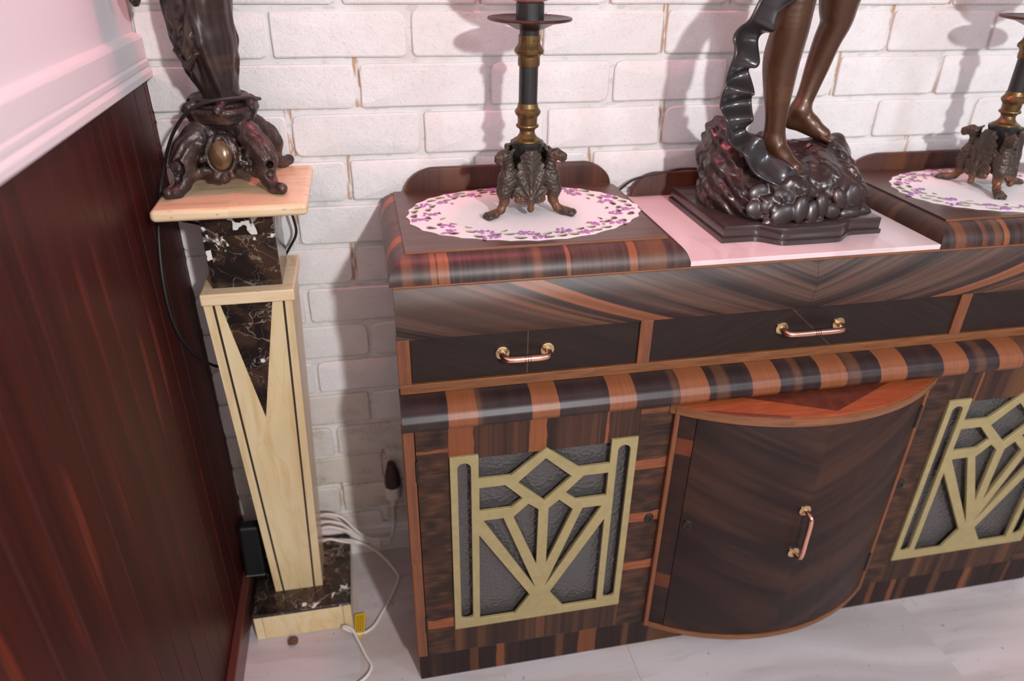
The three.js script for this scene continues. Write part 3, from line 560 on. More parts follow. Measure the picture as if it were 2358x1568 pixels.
  { const a = aD + 0.028; keyhole(bd, cx + (Rb - 0.001) * Math.sin(a), 0.365, zc + (Rb - 0.001) * Math.cos(a), a); }
  for (const y of [0.55, 0.16]) { const a = A - 0.04; obj('hinge', new THREE.CylinderGeometry(0.0035, 0.0035, 0.05, 10).translate(cx + Rb * Math.sin(a), y, zc + Rb * Math.cos(a)), mIron, bd); }
}

// ---------------------------------------------------------------- marble pedestal
{
  const px = -0.2405, pz = 0.1265;
  const pd = thing('pedestal', 'tall tapered cream and dark brown marble pedestal in the corner by the panelled wall', 'pedestal', [px, 0, pz]);
  const bw = 0.1025, bd = 0.1085;
  obj('base_block', uvm(box(-bw + 0.018, bw - 0.018, 0, 0.066, -bd, bd, 0.001), 3), mCream, pd);
  for (const s of [-1, 1]) obj('base_corner', uvm(box(Math.min(s * bw, s * (bw - 0.0174)), Math.max(s * bw, s * (bw - 0.0174)), 0, 0.066, -bd, bd, 0.001), 3, 0.4, 0.2), mCream, pd);
  obj('base_slab', uvm(box(-bw - 0.0015, bw + 0.0015, 0.066, 0.0755, -bd, bd + 0.0015, 0.003), 4), mEmp2, pd);
  // tapered shaft
  const y0 = 0.0755, y1 = 0.797, hb = 0.0505, ht = 0.0735, cb = -0.008, ct = -0.003, zb = -0.002;
  const cor = (t, sx, sz) => { const h = lerp(hb, ht, t); return [lerp(cb, ct, t) + sx * h, lerp(y0, y1, t), zb + sz * h]; };
  const P = [], U = [], quad = (a, b, c, d, u) => { for (const [q, v] of [[a, u[0]], [b, u[1]], [c, u[2]], [a, u[0]], [c, u[2]], [d, u[3]]]) { P.push(...q); U.push(...v); } };
  const uvq = (o) => [[o, 0], [o + 0.3, 0], [o + 0.33, 0.9], [o - 0.03, 0.9]];
  quad(cor(0, -1, 1), cor(0, 1, 1), cor(1, 1, 1), cor(1, -1, 1), uvq(0.1)); quad(cor(0, 1, 1), cor(0, 1, -1), cor(1, 1, -1), cor(1, 1, 1), uvq(0.5));
  quad(cor(0, 1, -1), cor(0, -1, -1), cor(1, -1, -1), cor(1, 1, -1), uvq(0.2)); quad(cor(0, -1, -1), cor(0, -1, 1), cor(1, -1, 1), cor(1, -1, -1), uvq(0.7));
  quad(cor(1, -1, 1), cor(1, 1, 1), cor(1, 1, -1), cor(1, -1, -1), uvq(0)); quad(cor(0, -1, -1), cor(0, 1, -1), cor(0, 1, 1), cor(0, -1, 1), uvq(0));
  const sg = new THREE.BufferGeometry(); sg.setAttribute('position', new THREE.Float32BufferAttribute(P, 3)); sg.setAttribute('uv', new THREE.Float32BufferAttribute(U, 2)); sg.computeVertexNormals();
  const shaft = obj('shaft', sg, mCream, pd);
  // inlays on the front face: s across, t up
  const face = (s, t, o) => { const a = cor(t, -1, 1), b = cor(t, 1, 1); return [lerp(a[0], b[0], s), a[1], a[2] + o]; };
  const inlay = (name, pts, m) => {
    const o1 = 0.0006, n = pts.length, Q = [], W = [], put = (p, o) => { const q = face(p[0], p[1], o); Q.push(...q); W.push(q[0] * 5, q[1] * 5); };
    for (let i = 1; i + 1 < n; i++) { put(pts[0], o1); put(pts[i], o1); put(pts[i + 1], o1); }
    for (let i = 0; i < n; i++) { const a = pts[i], b = pts[(i + 1) % n]; put(a, -0.002); put(b, -0.002); put(b, o1); put(a, -0.002); put(b, o1); put(a, o1); }
    const g = new THREE.BufferGeometry(); g.setAttribute('position', new THREE.Float32BufferAttribute(Q, 3)); g.setAttribute('uv', new THREE.Float32BufferAttribute(W, 2)); g.computeVertexNormals(); obj(name, g, m, shaft);
  };
  inlay('inlay_triangle', [[0.465, 0.66], [0.775, 0.999], [0.19, 0.999]], mEmp2);
  inlay('inlay_line', [[0.145, 0.0], [0.185, 0.0], [0.126, 0.999], [0.10, 0.999]], mInlay);
  inlay('inlay_line', [[0.80, 0.0], [0.84, 0.0], [0.915, 0.999], [0.89, 0.999]], mInlay);
  obj('collar', uvm(box(-0.0785, 0.0765, 0.797, 0.8185, -0.083, 0.079, 0.003), 3, 0.3, 0.1), mSlab, pd);
  obj('neck_block', uvm(box(-0.0595, 0.0565, 0.8185, 0.961, -0.0595, 0.0545, 0.0015), 4, 0.2, 0.35), mEmp, pd);
  obj('top_slab', uvm(box(-0.1155, 0.1195, 0.961, 0.9805, -0.1195, 0.1175, 0.008), 3), mSlab, pd);
}

// ---------------------------------------------------------------- figure lamp on the pedestal
{
  const ox = -0.2485, oy = 0.9805, oz = 0.098;
  const fl = thing('figure_lamp', 'dark bronze draped figure on an ornate four legged base standing on the marble pedestal', 'lamp', [ox, oy, oz]);
  // one quarter of the base, mirrored by |x|, |z|
  const L = (pts) => limb(pts);
  const quarter = [
    ...L([[0.0865, 0.0105, 0.0905, 0.0095], [0.075, 0.0082, 0.079, 0.0085], [0.066, 0.018, 0.068, 0.0105], [0.063, 0.034, 0.062, 0.0135], [0.064, 0.050, 0.058, 0.018], [0.056, 0.066, 0.048, 0.020], [0.042, 0.085, 0.034, 0.018], [0.028, 0.10, 0.024, 0.018]]),
    ...L([[0.060, 0.034, 0.056, 0.004], [0.045, 0.028, 0.060, 0.004], [0.032, 0.036, 0.058, 0.0045], [0.016, 0.030, 0.056, 0.004]]),
    ...L([[0.058, 0.034, 0.058, 0.004], [0.060, 0.028, 0.042, 0.004], [0.058, 0.036, 0.026, 0.0045], [0.056, 0.030, 0.010, 0.004]]),
    ...L([[0.072, 0.018, 0.064, 0.003], [0.058, 0.026, 0.066, 0.0035], [0.047, 0.040, 0.062, 0.003]]),
  ];
  const qf = chain(quarter, 0.009);
  const baseF = (x, y, z) => {
    const ax = Math.abs(x), az = Math.abs(z);
    let d = qf(ax, y, az);
    // waisted body between the legs (hollow below)
    const t = clamp(y / 0.1, 0, 1), hw = lerp(0.062, 0.030, Math.pow(t, 0.8)) - 0.010 * Math.sin(Math.PI * t);
    const b = Math.max(Math.max(ax, az) * 0.75 + (ax + az) * 0.18 - hw, 0.034 - y + 0.006 * Math.cos(x * 120) , y - 0.1); d = smin(d, b, 0.012);
    // bracket edge rings on the legs (scroll openings)
    d = Math.max(d, -ell(x, y, z, [-0.068, 0.046, 0.078], [0.010, 0.014, 0.018])); d = Math.max(d, -cone(x, y, z, [0.078, 0.046, 0.09], [0.054, 0.044, 0.03], 0.0062, 0.0062));
    d = Math.max(d, -cone(ax, y, az, [0.074, 0.026, 0.084], [0.071, 0.030, 0.076], 0.006, 0.007));
    // shell cartouche round the cabochon, front and back
    d = smin(d, ell(x, y, az, [-0.003, 0.058, 0.050], [0.026, 0.034, 0.012]), 0.006);
    d = smin(d, Math.hypot(Math.hypot((x + 0.003) * 1.25, (y - 0.060)) - 0.027, az - 0.058 + (y - 0.06) * 0.25) - 0.0042, 0.004);
    for (const [sx, sy, r] of [[-0.014, 0.028, 0.006], [-0.003, 0.0245, 0.0065], [0.010, 0.028, 0.006], [0.026, 0.046, 0.0045], [0.027, 0.068, 0.0045], [-0.034, 0.054, 0.006], [-0.031, 0.076, 0.0045], [0.020, 0.082, 0.0045], [0.038, 0.058, 0.006], [0.034, 0.036, 0.004]]) d = smin(d, Math.hypot(x - sx, y - sy, az - 0.058 + (sy - 0.06) * 0.3) - r, 0.004);
    // tassel under the middle
    d = smin(d, cone(x, y, z, [0.0, 0.034, 0.052], [0.0, 0.016, 0.05], 0.007, 0.003), 0.006);
    // waist, bowl shaped collar with scrolls on its rim
    d = smin(d, cone(x, y, z, [0, 0.086, 0], [0, 0.104, 0], 0.038, 0.036), 0.012);
    const a = Math.atan2(z, x), rr = Math.hypot(x, z), lob = 0.0030 * Math.cos(a * 4 + 1.6);
    const bowl = Math.max(rr - (lerp(0.036, 0.054, Math.sqrt(sstep(0.094, 0.122, y))) + lob), 0.094 - y, y - 0.127) - 0.0015; d = smin(d, bowl, 0.005);
    d = smin(d, Math.hypot(rr - 0.0535 - lob, y - 0.1225) - 0.0040, 0.003); d = smin(d, Math.hypot(rr - 0.049 - lob, y - 0.107) - 0.0022, 0.002);
    d = smin(d, Math.max(rr - 0.041, Math.abs(y - 0.132) - 0.011), 0.004); d = smin(d, Math.hypot(rr - 0.042, y - 0.1405) - 0.0045, 0.003);
    for (let k = 0; k < 6; k++) { const q = k * 1.047 + 0.25, cx = Math.cos(q), cz = Math.sin(q); d = smin(d, cone(x, y, z, [0.040 * cx, 0.138, 0.040 * cz], [0.053 * cx - 0.010 * cz, 0.1305, 0.053 * cz + 0.010 * cx], 0.0055, 0.0075), 0.003); d = smin(d, Math.hypot(x - 0.057 * cx + 0.014 * cz, y - 0.127, z - 0.057 * cz - 0.014 * cx) - 0.0058, 0.003); d = smin(d, cone(x, y, z, [0.0545 * cx, 0.122, 0.0545 * cz], [0.043 * cx, 0.096, 0.043 * cz], 0.0042, 0.0030), 0.003); }
    // ribbed shoulders, fine chasing
    return d + Math.sin((ax - az) * 420 + y * 90) * 0.0009 * sstep(0.045, 0.06, y) * (1 - sstep(0.085, 0.095, y)) + (fbm(x * 230, y * 230, z * 230, 2) - 0.5) * 0.0013;
  };
  obj('cast_base', field(baseF, [-0.106, -0.003, -0.110], [0.106, 0.147, 0.110], 0.0021), mBronzeBase, fl);
  { const g = new THREE.SphereGeometry(1, 28, 20); g.scale(0.0175, 0.0245, 0.009); g.rotateX(-0.26); g.translate(-0.003, 0.0605, 0.0605); obj('cabochon', g, mCabochon, fl); }
  // draped figure
  const sp = [[0.0075, 0.143, 0.012, 0.027], [0.003, 0.165, 0.012, 0.0265], [-0.001, 0.19, 0.012, 0.032], [-0.0045, 0.23, 0.012, 0.0405], [-0.006, 0.285, 0.012, 0.044], [-0.003, 0.34, 0.012, 0.046], [0, 0.40, 0.012, 0.044], [0.003, 0.44, 0.012, 0.034]];
  const skirt = chain(limb(sp), 0.02);
  const torso = chain([...limb([[0.003, 0.44, 0.012, 0.034], [0.004, 0.49, 0.014, 0.036], [0.004, 0.53, 0.012, 0.034], [0.004, 0.555, 0.010, 0.016], [0.006, 0.58, 0.012, 0.012]]),
    ...limb([[-0.036, 0.54, 0.010, 0.0145], [-0.068, 0.45, 0.008, 0.0115], [-0.092, 0.345, 0.010, 0.0085]]), ...limb([[0.044, 0.54, 0.010, 0.0145], [0.075, 0.47, 0.03, 0.0115], [0.05, 0.50, 0.075, 0.0085]]),
    ...limb([[-0.092, 0.345, 0.010, 0.0085], [-0.0945, 0.318, 0.010, 0.010]])], 0.012);
  const hand = limb([[-0.0945, 0.318, 0.010, 0.0095], [-0.097, 0.292, 0.008, 0.0065], [-0.094, 0.279, 0.007, 0.0055]]);
  const fing = []; [[-0.016, 0], [-0.006, -0.003], [0.004, -0.003], [0.013, 0.002]].forEach(([fz, dy]) => fing.push(...limb([[-0.0945, 0.312, 0.010 + fz * 0.6, 0.006], [-0.100, 0.294 + dy, 0.010 + fz, 0.0052], [-0.094, 0.281 + dy, 0.010 + fz, 0.005]]))); fing.push(...limb([[-0.088, 0.316, 0.016, 0.0055], [-0.081, 0.298, 0.022, 0.0048]]));
  const hf = chain([...hand, ...fing], 0.0025);
  const figF = (x, y, z) => {
    const a = Math.atan2(z - 0.012, x + 0.002), k = sstep(0.14, 0.2, y) * (1 - sstep(0.42, 0.46, y));
    let d = skirt(x, y, z) + k * (Math.sin(a * 9 + y * 26 + 2.2 * Math.sin(y * 34 + a * 2)) * 0.0042 + Math.sin(a * 17 - y * 40) * 0.0018) * (1 - 0.85 * sstep(0.5, 0.95, Math.cos(a - 0.85)));
    // long rib of gathered cloth down the front and a swag of folds on the left
    const rib = cone(x, y, z, [-0.012, 0.30, 0.055], [-0.004, 0.225, 0.054], 0.0052, 0.0056); d = smin(d, rib, 0.006); d = smin(d, cone(x, y, z, [-0.004, 0.225, 0.054], [0.012, 0.148, 0.041], 0.0056, 0.0045), 0.006); d = smin(d, cone(x, y, z, [-0.002, 0.2, 0.046], [0.022, 0.155, 0.033], 0.0035, 0.003), 0.005);
    for (let q = 0; q < 4; q++) { const yy = 0.272 - q * 0.024; d = smin(d, cone(x, y, z, [-0.048, yy + 0.014, 0.024], [-0.030, yy - 0.010, 0.046], 0.0044, 0.0042), 0.003); d = smin(d, cone(x, y, z, [-0.030, yy - 0.010, 0.046], [-0.013, yy + 0.012, 0.054], 0.0042, 0.0036), 0.003); }
    d = smin(d, cone(x, y, z, [-0.05, 0.30, 0.012], [-0.044, 0.20, 0.006], 0.006, 0.004), 0.008); d = smin(d, cone(x, y, z, [0.036, 0.30, 0.02], [0.0355, 0.2, 0.012], 0.007, 0.005), 0.01);
    d = smin(d, torso(x, y, z), 0.012); d = smin(d, hf(x, y, z), 0.004);
    const hd = smin(ell(x, y, z, [0.008, 0.618, 0.018], [0.026, 0.034, 0.029]), ell(x, y, z, [0.008, 0.63, 0.006], [0.029, 0.027, 0.028]), 0.01); d = smin(d, hd, 0.008);
    d = smin(d, cone(x, y, z, [0.008, 0.621, 0.046], [0.008, 0.610, 0.050], 0.003, 0.0045), 0.005); d = smin(d, ell(x, y, z, [0.008, 0.648, -0.024], [0.016, 0.015, 0.014]), 0.008);
    d = Math.max(d, -Math.hypot(x + 0.002, y - 0.619, z - 0.049) + 0.0042); d = Math.max(d, -Math.hypot(x - 0.018, y - 0.619, z - 0.049) + 0.0042);
    return d;
  };
  obj('figure', field(figF, [-0.118, 0.136, -0.056], [0.1, 0.69, 0.1], 0.003), mBronzeFig, fl);
  // black cord: over the collar, down behind the slab, along the boards, back behind the shaft
  const W = (x, y, z) => [x - ox, y - oy, z - oz];
  obj('cord', tube([W(-0.185, 1.118, 0.11), W(-0.197, 1.126, 0.145), W(-0.235, 1.128, 0.163), W(-0.280, 1.115, 0.158), W(-0.318, 1.077, 0.140), W(-0.348, 1.020, 0.122), W(-0.3655, 0.965, 0.128), W(-0.3715, 0.905, 0.165), W(-0.374, 0.82, 0.19), W(-0.373, 0.746, 0.18), W(-0.364, 0.675, 0.14), W(-0.34, 0.61, 0.085), W(-0.31, 0.585, 0.036), W(-0.25, 0.57, 0.03)], 0.0029, 120), mCordBlack, fl);
  obj('cord_loop', tube([W(-0.368, 0.95, 0.11), W(-0.358, 0.915, 0.085), W(-0.325, 0.893, 0.06), W(-0.3035, 0.875, 0.055), W(-0.306, 0.835, 0.05), W(-0.28, 0.84, 0.046), W(-0.2, 0.90, 0.046), W(-0.172, 0.945, 0.05), W(-0.166, 0.90, 0.046), W(-0.164, 0.86, 0.04), W(-0.18, 0.83, 0.036), W(-0.2, 0.8, 0.03)], 0.0026, 110), mCordBlack, fl);
}

// ---------------------------------------------------------------- doilies
function doily(x, z, turn, label, seed) {
  const d = thing('doily', label, 'doily', [x, 0.9246, z], 'lace doilies on the raised ends'); d.rotation.y = turn;
  const A = 0.213, B = 0.146, R = rng(seed), n = 200, out = [];
  for (let i = 0; i < n; i++) { const a = i / n * Math.PI * 2, k = 1 - 0.022 * Math.abs(Math.sin(a * 14 + Math.sin(a * 3) * 0.6)) + 0.012 * Math.sin(a * 5 + 1); out.push([A * k * Math.cos(a), B * k * Math.sin(a)]); }
  const holes = [], petal = (a, rho, len, wid, dir) => {
    const c = [A * rho * Math.cos(a), B * rho * Math.sin(a)], ta = Math.atan2(B * Math.cos(a), -A * Math.sin(a)) + dir, p = [];
    for (let i = 0; i < 12; i++) { const t = i / 12 * Math.PI * 2, lx = len * Math.cos(t), ly = wid * Math.sin(t) + 0.25 * wid * Math.cos(2 * t); p.push([c[0] + lx * Math.cos(ta) - ly * Math.sin(ta), c[1] + lx * Math.sin(ta) + ly * Math.cos(ta)]); }
    for (const h of holes) for (const q of h) for (const w of p) if (Math.hypot(q[0] - w[0], q[1] - w[1]) < 0.0030) return;
    holes.push(p);
  };
  const flowers = [], arcs = [0]; for (let i = 1; i <= 720; i++) { const t = (i - 0.5) / 720 * Math.PI * 2; arcs.push(arcs[i - 1] + Math.hypot(A * Math.sin(t), B * Math.cos(t))); }
  const ang = (f) => { const w = ((f % 1) + 1) % 1 * arcs[720]; let i = 0; while (i < 719 && arcs[i + 1] < w) i++; return i / 720 * Math.PI * 2; };
  for (let i = 0; i < 13; i++) { flowers.push([ang(i / 13 + 0.02), 0.93 - 0.04 * R()], [ang(i / 13 + 0.045), 0.78]); }
  const clear = (a, rho, d) => flowers.every(([fa, fr]) => Math.hypot(A * rho * Math.cos(a) - A * fr * Math.cos(fa), B * rho * Math.sin(a) - B * fr * Math.sin(fa)) > d);
  for (let i = 0; i < 46; i++) { const q = ang(i / 46); if (clear(q, 0.92, 0.0115)) petal(q, 0.92, 0.0092 + R() * 0.002, 0.0052 + R() * 0.001, (R() - 0.5) * 0.7); }
  for (let i = 0; i < 44; i++) { const q = ang((i + 0.4) / 44); if (clear(q, 0.815, 0.012)) petal(q, 0.815 + (R() - 0.5) * 0.02, 0.0086 + R() * 0.002, 0.0044 + R() * 0.0012, (R() - 0.5) * 1.1); }
  for (let i = 0; i < 26; i++) { const q = ang((i + 0.3) / 26); if (clear(q, 0.71, 0.013) && R() < 0.75) petal(q, 0.715, 0.0058 + R() * 0.002, 0.0028, (R() - 0.5) * 2.2); }
  const sh = new THREE.Shape(out.map(([p, q]) => new THREE.Vector2(p, -q))); for (const h of holes) sh.holes.push(new THREE.Path(h.map(([p, q]) => new THREE.Vector2(p, -q))));
  let g = new THREE.ExtrudeGeometry(sh, { depth: 0.0011, bevelEnabled: false }); g.rotateX(-Math.PI / 2);
  const cloth = obj('linen', uvm(g, 4), mLinen, d);
  // embroidery: raised stitching round the cut-outs, lilac sprays
  const ed = holes.map((h) => tube(h.map(([p, q]) => [p, 0.0013, q]), 0.0008, 14, true).toNonIndexed()); obj('cutwork_edging', ed, mThread, cloth).userData.kind = 'stuff';
  for (const [fa, rho] of flowers) {
    const gs = [], base = [A * rho * Math.cos(fa), B * rho * Math.sin(fa)];
    for (let k = 0; k < 14; k++) { const s = new THREE.SphereGeometry(0.0028 + R() * 0.0014, 6, 4); s.scale(1, 0.35, 1); s.translate(base[0] + (R() - 0.5) * 0.027, 0.0015, base[1] + (R() - 0.5) * 0.017); gs.push(s); }
    obj('lilac_flower', gs, mLilac, cloth);
  }
  return d;
}
doily(0.2475, 0.1705, 0.0, 'white oval lace doily with lilac flowers under the nearer table lamp', 5);
doily(1.218, 0.185, -0.05, 'white oval lace doily with lilac flowers under the farther table lamp at the right edge', 6);

// ---------------------------------------------------------------- table lamps
function makeTableLamp(label) {
  const t = thing('table_lamp', label, 'lamp', [0, 0, 0], 'griffin footed table lamps');
  // griffin leg in its own plane: r outward (x), y up
  const lg = chain([...limb([[0.030, 0.062, 0, 0.012], [0.044, 0.060, 0, 0.0155], [0.051, 0.044, 0, 0.0125], [0.050, 0.026, 0, 0.0078], [0.058, 0.012, 0, 0.0062], [0.070, 0.0075, 0, 0.0066], [0.081, 0.0068, 0, 0.0062]]),
    ...limb([[0.046, 0.066, 0, 0.0135], [0.042, 0.086, 0, 0.0095], [0.046, 0.102, 0, 0.0088], [0.054, 0.1065, 0, 0.0082], [0.066, 0.1035, 0, 0.0045], [0.069, 0.0985, 0, 0.0025]]),
    ...limb([[0.043, 0.108, 0.006, 0.004], [0.036, 0.115, 0.008, 0.002]]), ...limb([[0.043, 0.108, -0.006, 0.004], [0.036, 0.115, -0.008, 0.002]]),
    ...limb([[0.058, 0.1005, 0, 0.004], [0.064, 0.0955, 0, 0.0028]])], 0.006);
  const paw = []; for (const k of [-1, 0, 1]) paw.push(...limb([[0.076, 0.008, k * 0.005, 0.0048], [0.086, 0.006, k * 0.007, 0.0042], [0.090, 0.004, k * 0.0075, 0.003]]));
  const pf = chain(paw, 0.0025), wing = [];
  for (let k = 0; k < 5; k++) for (const s of [-1, 1]) wing.push(...limb([[0.045, 0.068 - k * 0.003, s * 0.010, 0.0045], [0.033 - k * 0.001, 0.080 - k * 0.011, s * 0.0145, 0.0038], [0.022, 0.092 - k * 0.017, s * 0.012, 0.0026]]));
  const wf = chain(wing, 0.003);
  const legF = (x, y, z) => { let d = smin(lg(x, y, z), pf(x, y, z), 0.004); d = smin(d, wf(x, y, z), 0.004); d = smin(d, Math.min(Math.hypot(x - 0.060, y - 0.1085, z - 0.0065), Math.hypot(x - 0.060, y - 0.1085, z + 0.0065)) - 0.0025, 0.002); return d + (fbm(x * 260, y * 260, z * 260, 2) - 0.5) * 0.0022 + Math.sin(y * 900 + x * 400) * 0.0003 * sstep(0.03, 0.05, y); };
  const legG = field(legF, [0.014, -0.001, -0.022], [0.098, 0.122, 0.022], 0.0016);
  // palmette panel between the legs, facing +x
  const palF = (x, y, z) => {
    const t = clamp((y - 0.03) / 0.085, 0, 1), w = lerp(0.010, 0.026, Math.sin(Math.PI * clamp(t * 0.85 + 0.12, 0, 1))), a = Math.atan2(z, (y - 0.030) + 1e-6), rr = Math.hypot(z, y - 0.03);
    let d = Math.max(Math.abs(x - 0.0335 - 0.006 * (1 - t) + z * z * 8) - 0.0045 - 0.0016 * Math.cos(a * 13), Math.abs(z) - w - 0.0022 * Math.cos(y * 420), Math.abs(y - 0.07) - 0.045); d *= 0.8;
    for (const s of [-1, 1]) { d = smin(d, Math.hypot(Math.hypot(z - s * 0.021, y - 0.045) - 0.0065, x - 0.036) - 0.0034, 0.003); d = smin(d, Math.hypot(Math.hypot(z - s * 0.024, y - 0.068) - 0.005, x - 0.033) - 0.003, 0.003); d = smin(d, ell(x, y, z, [0.036, 0.030, s * 0.018], [0.005, 0.006, 0.010]), 0.004); }
    d = smin(d, ell(x, y, z, [0.041, 0.040, 0], [0.006, 0.010, 0.007]), 0.004); d = smin(d, cone(x, y, z, [0.042, 0.030, 0], [0.041, 0.017, 0], 0.006, 0.0055), 0.004); d = smin(d, Math.hypot(x - 0.041, y - 0.0145, z) - 0.0058, 0.003);
    return d + (fbm(x * 280, y * 280, z * 280, 2) - 0.5) * 0.0015;
  };
  const palG = field(palF, [0.018, 0.006, -0.036], [0.054, 0.12, 0.036], 0.0016);
  for (let k = 0; k < 3; k++) {
    const leg = obj('griffin_leg', legG, mLampCast, t); leg.rotation.y = -Math.PI / 6 + k * Math.PI * 2 / 3;
    const pal = obj('palmette_panel', palG, mLampCast, t); pal.rotation.y = -Math.PI / 2 + k * Math.PI * 2 / 3;
  }
  obj('drum', lathe([[0, 0.05], [0.024, 0.05], [0.0245, 0.10], [0.026, 0.112], [0.0285, 0.1195], [0.0285, 0.123], [0.02, 0.1245], [0, 0.1245]], 36), mLampBlack, t);
  obj('lower_stem', lathe([[0, 0.123], [0.0245, 0.123], [0.024, 0.126], [0.0175, 0.130], [0.0135, 0.136], [0.0128, 0.141], [0.0155, 0.1455], [0.0188, 0.147], [0.0195, 0.149], [0.0188, 0.151], [0.0165, 0.1525], [0.0168, 0.163], [0.0185, 0.1655], [0.0212, 0.169], [0.0222, 0.1725], [0.0205, 0.1755], [0.0178, 0.179], [0.0165, 0.186], [0, 0.186]], 40, 0.35), mLampBrass, t);
  obj('black_stem', lathe([[0, 0.185], [0.0156, 0.185], [0.0156, 0.2455], [0, 0.2455]], 36), mLampBlack, t);
  obj('upper_stem', lathe([[0, 0.2445], [0.0172, 0.2445], [0.0182, 0.248], [0.0178, 0.259], [0.0205, 0.2625], [0.0235, 0.2645], [0.0242, 0.2685], [0.0228, 0.2715], [0.0198, 0.2755], [0.0178, 0.280], [0.0178, 0.2915], [0, 0.2915]], 40, 0.35), mLampBrass, t);
  obj('neck', lathe([[0, 0.291], [0.0158, 0.291], [0.0162, 0.300], [0.019, 0.303], [0, 0.303]], 36), mLampBlack, t);
  obj('drip_dish', lathe([[0, 0.300], [0.021, 0.300], [0.040, 0.3085], [0.062, 0.3125], [0.0665, 0.3135], [0.068, 0.3155], [0.0668, 0.3178], [0.0635, 0.318], [0.058, 0.316], [0.03, 0.313], [0, 0.312]], 56, 0.4), mDish, t);
  obj('socket', lathe([[0, 0.311], [0.0225, 0.311], [0.0225, 0.3385], [0.020, 0.340], [0, 0.340]], 36), mLampBlack, t);
  const gl = []; for (let i = 0; i <= 26; i++) { const a = -Math.PI / 2 + 0.2 + i / 26 * (Math.PI - 0.5); gl.push([0.085 * Math.cos(a), 0.4225 + 0.085 * Math.sin(a)]); }
  obj('glass_shade', lathe(gl, 48, 3), mPinkGlass, t);
  return t;
}
const lamp1 = makeTableLamp('brass and black table lamp with griffin feet and pink globe on the nearer doily');
lamp1.position.set(0.2505, 0.9257, 0.166);
{ const l = lamp1.clone(); l.name = numbered('table_lamp'); scene.add(l); tag(l, 'table lamp with griffin feet cut by the right edge of the picture', 'lamp', 'griffin footed table lamps'); l.position.set(1.205, 0.9257, 0.172); l.rotation.y = 0.62; }

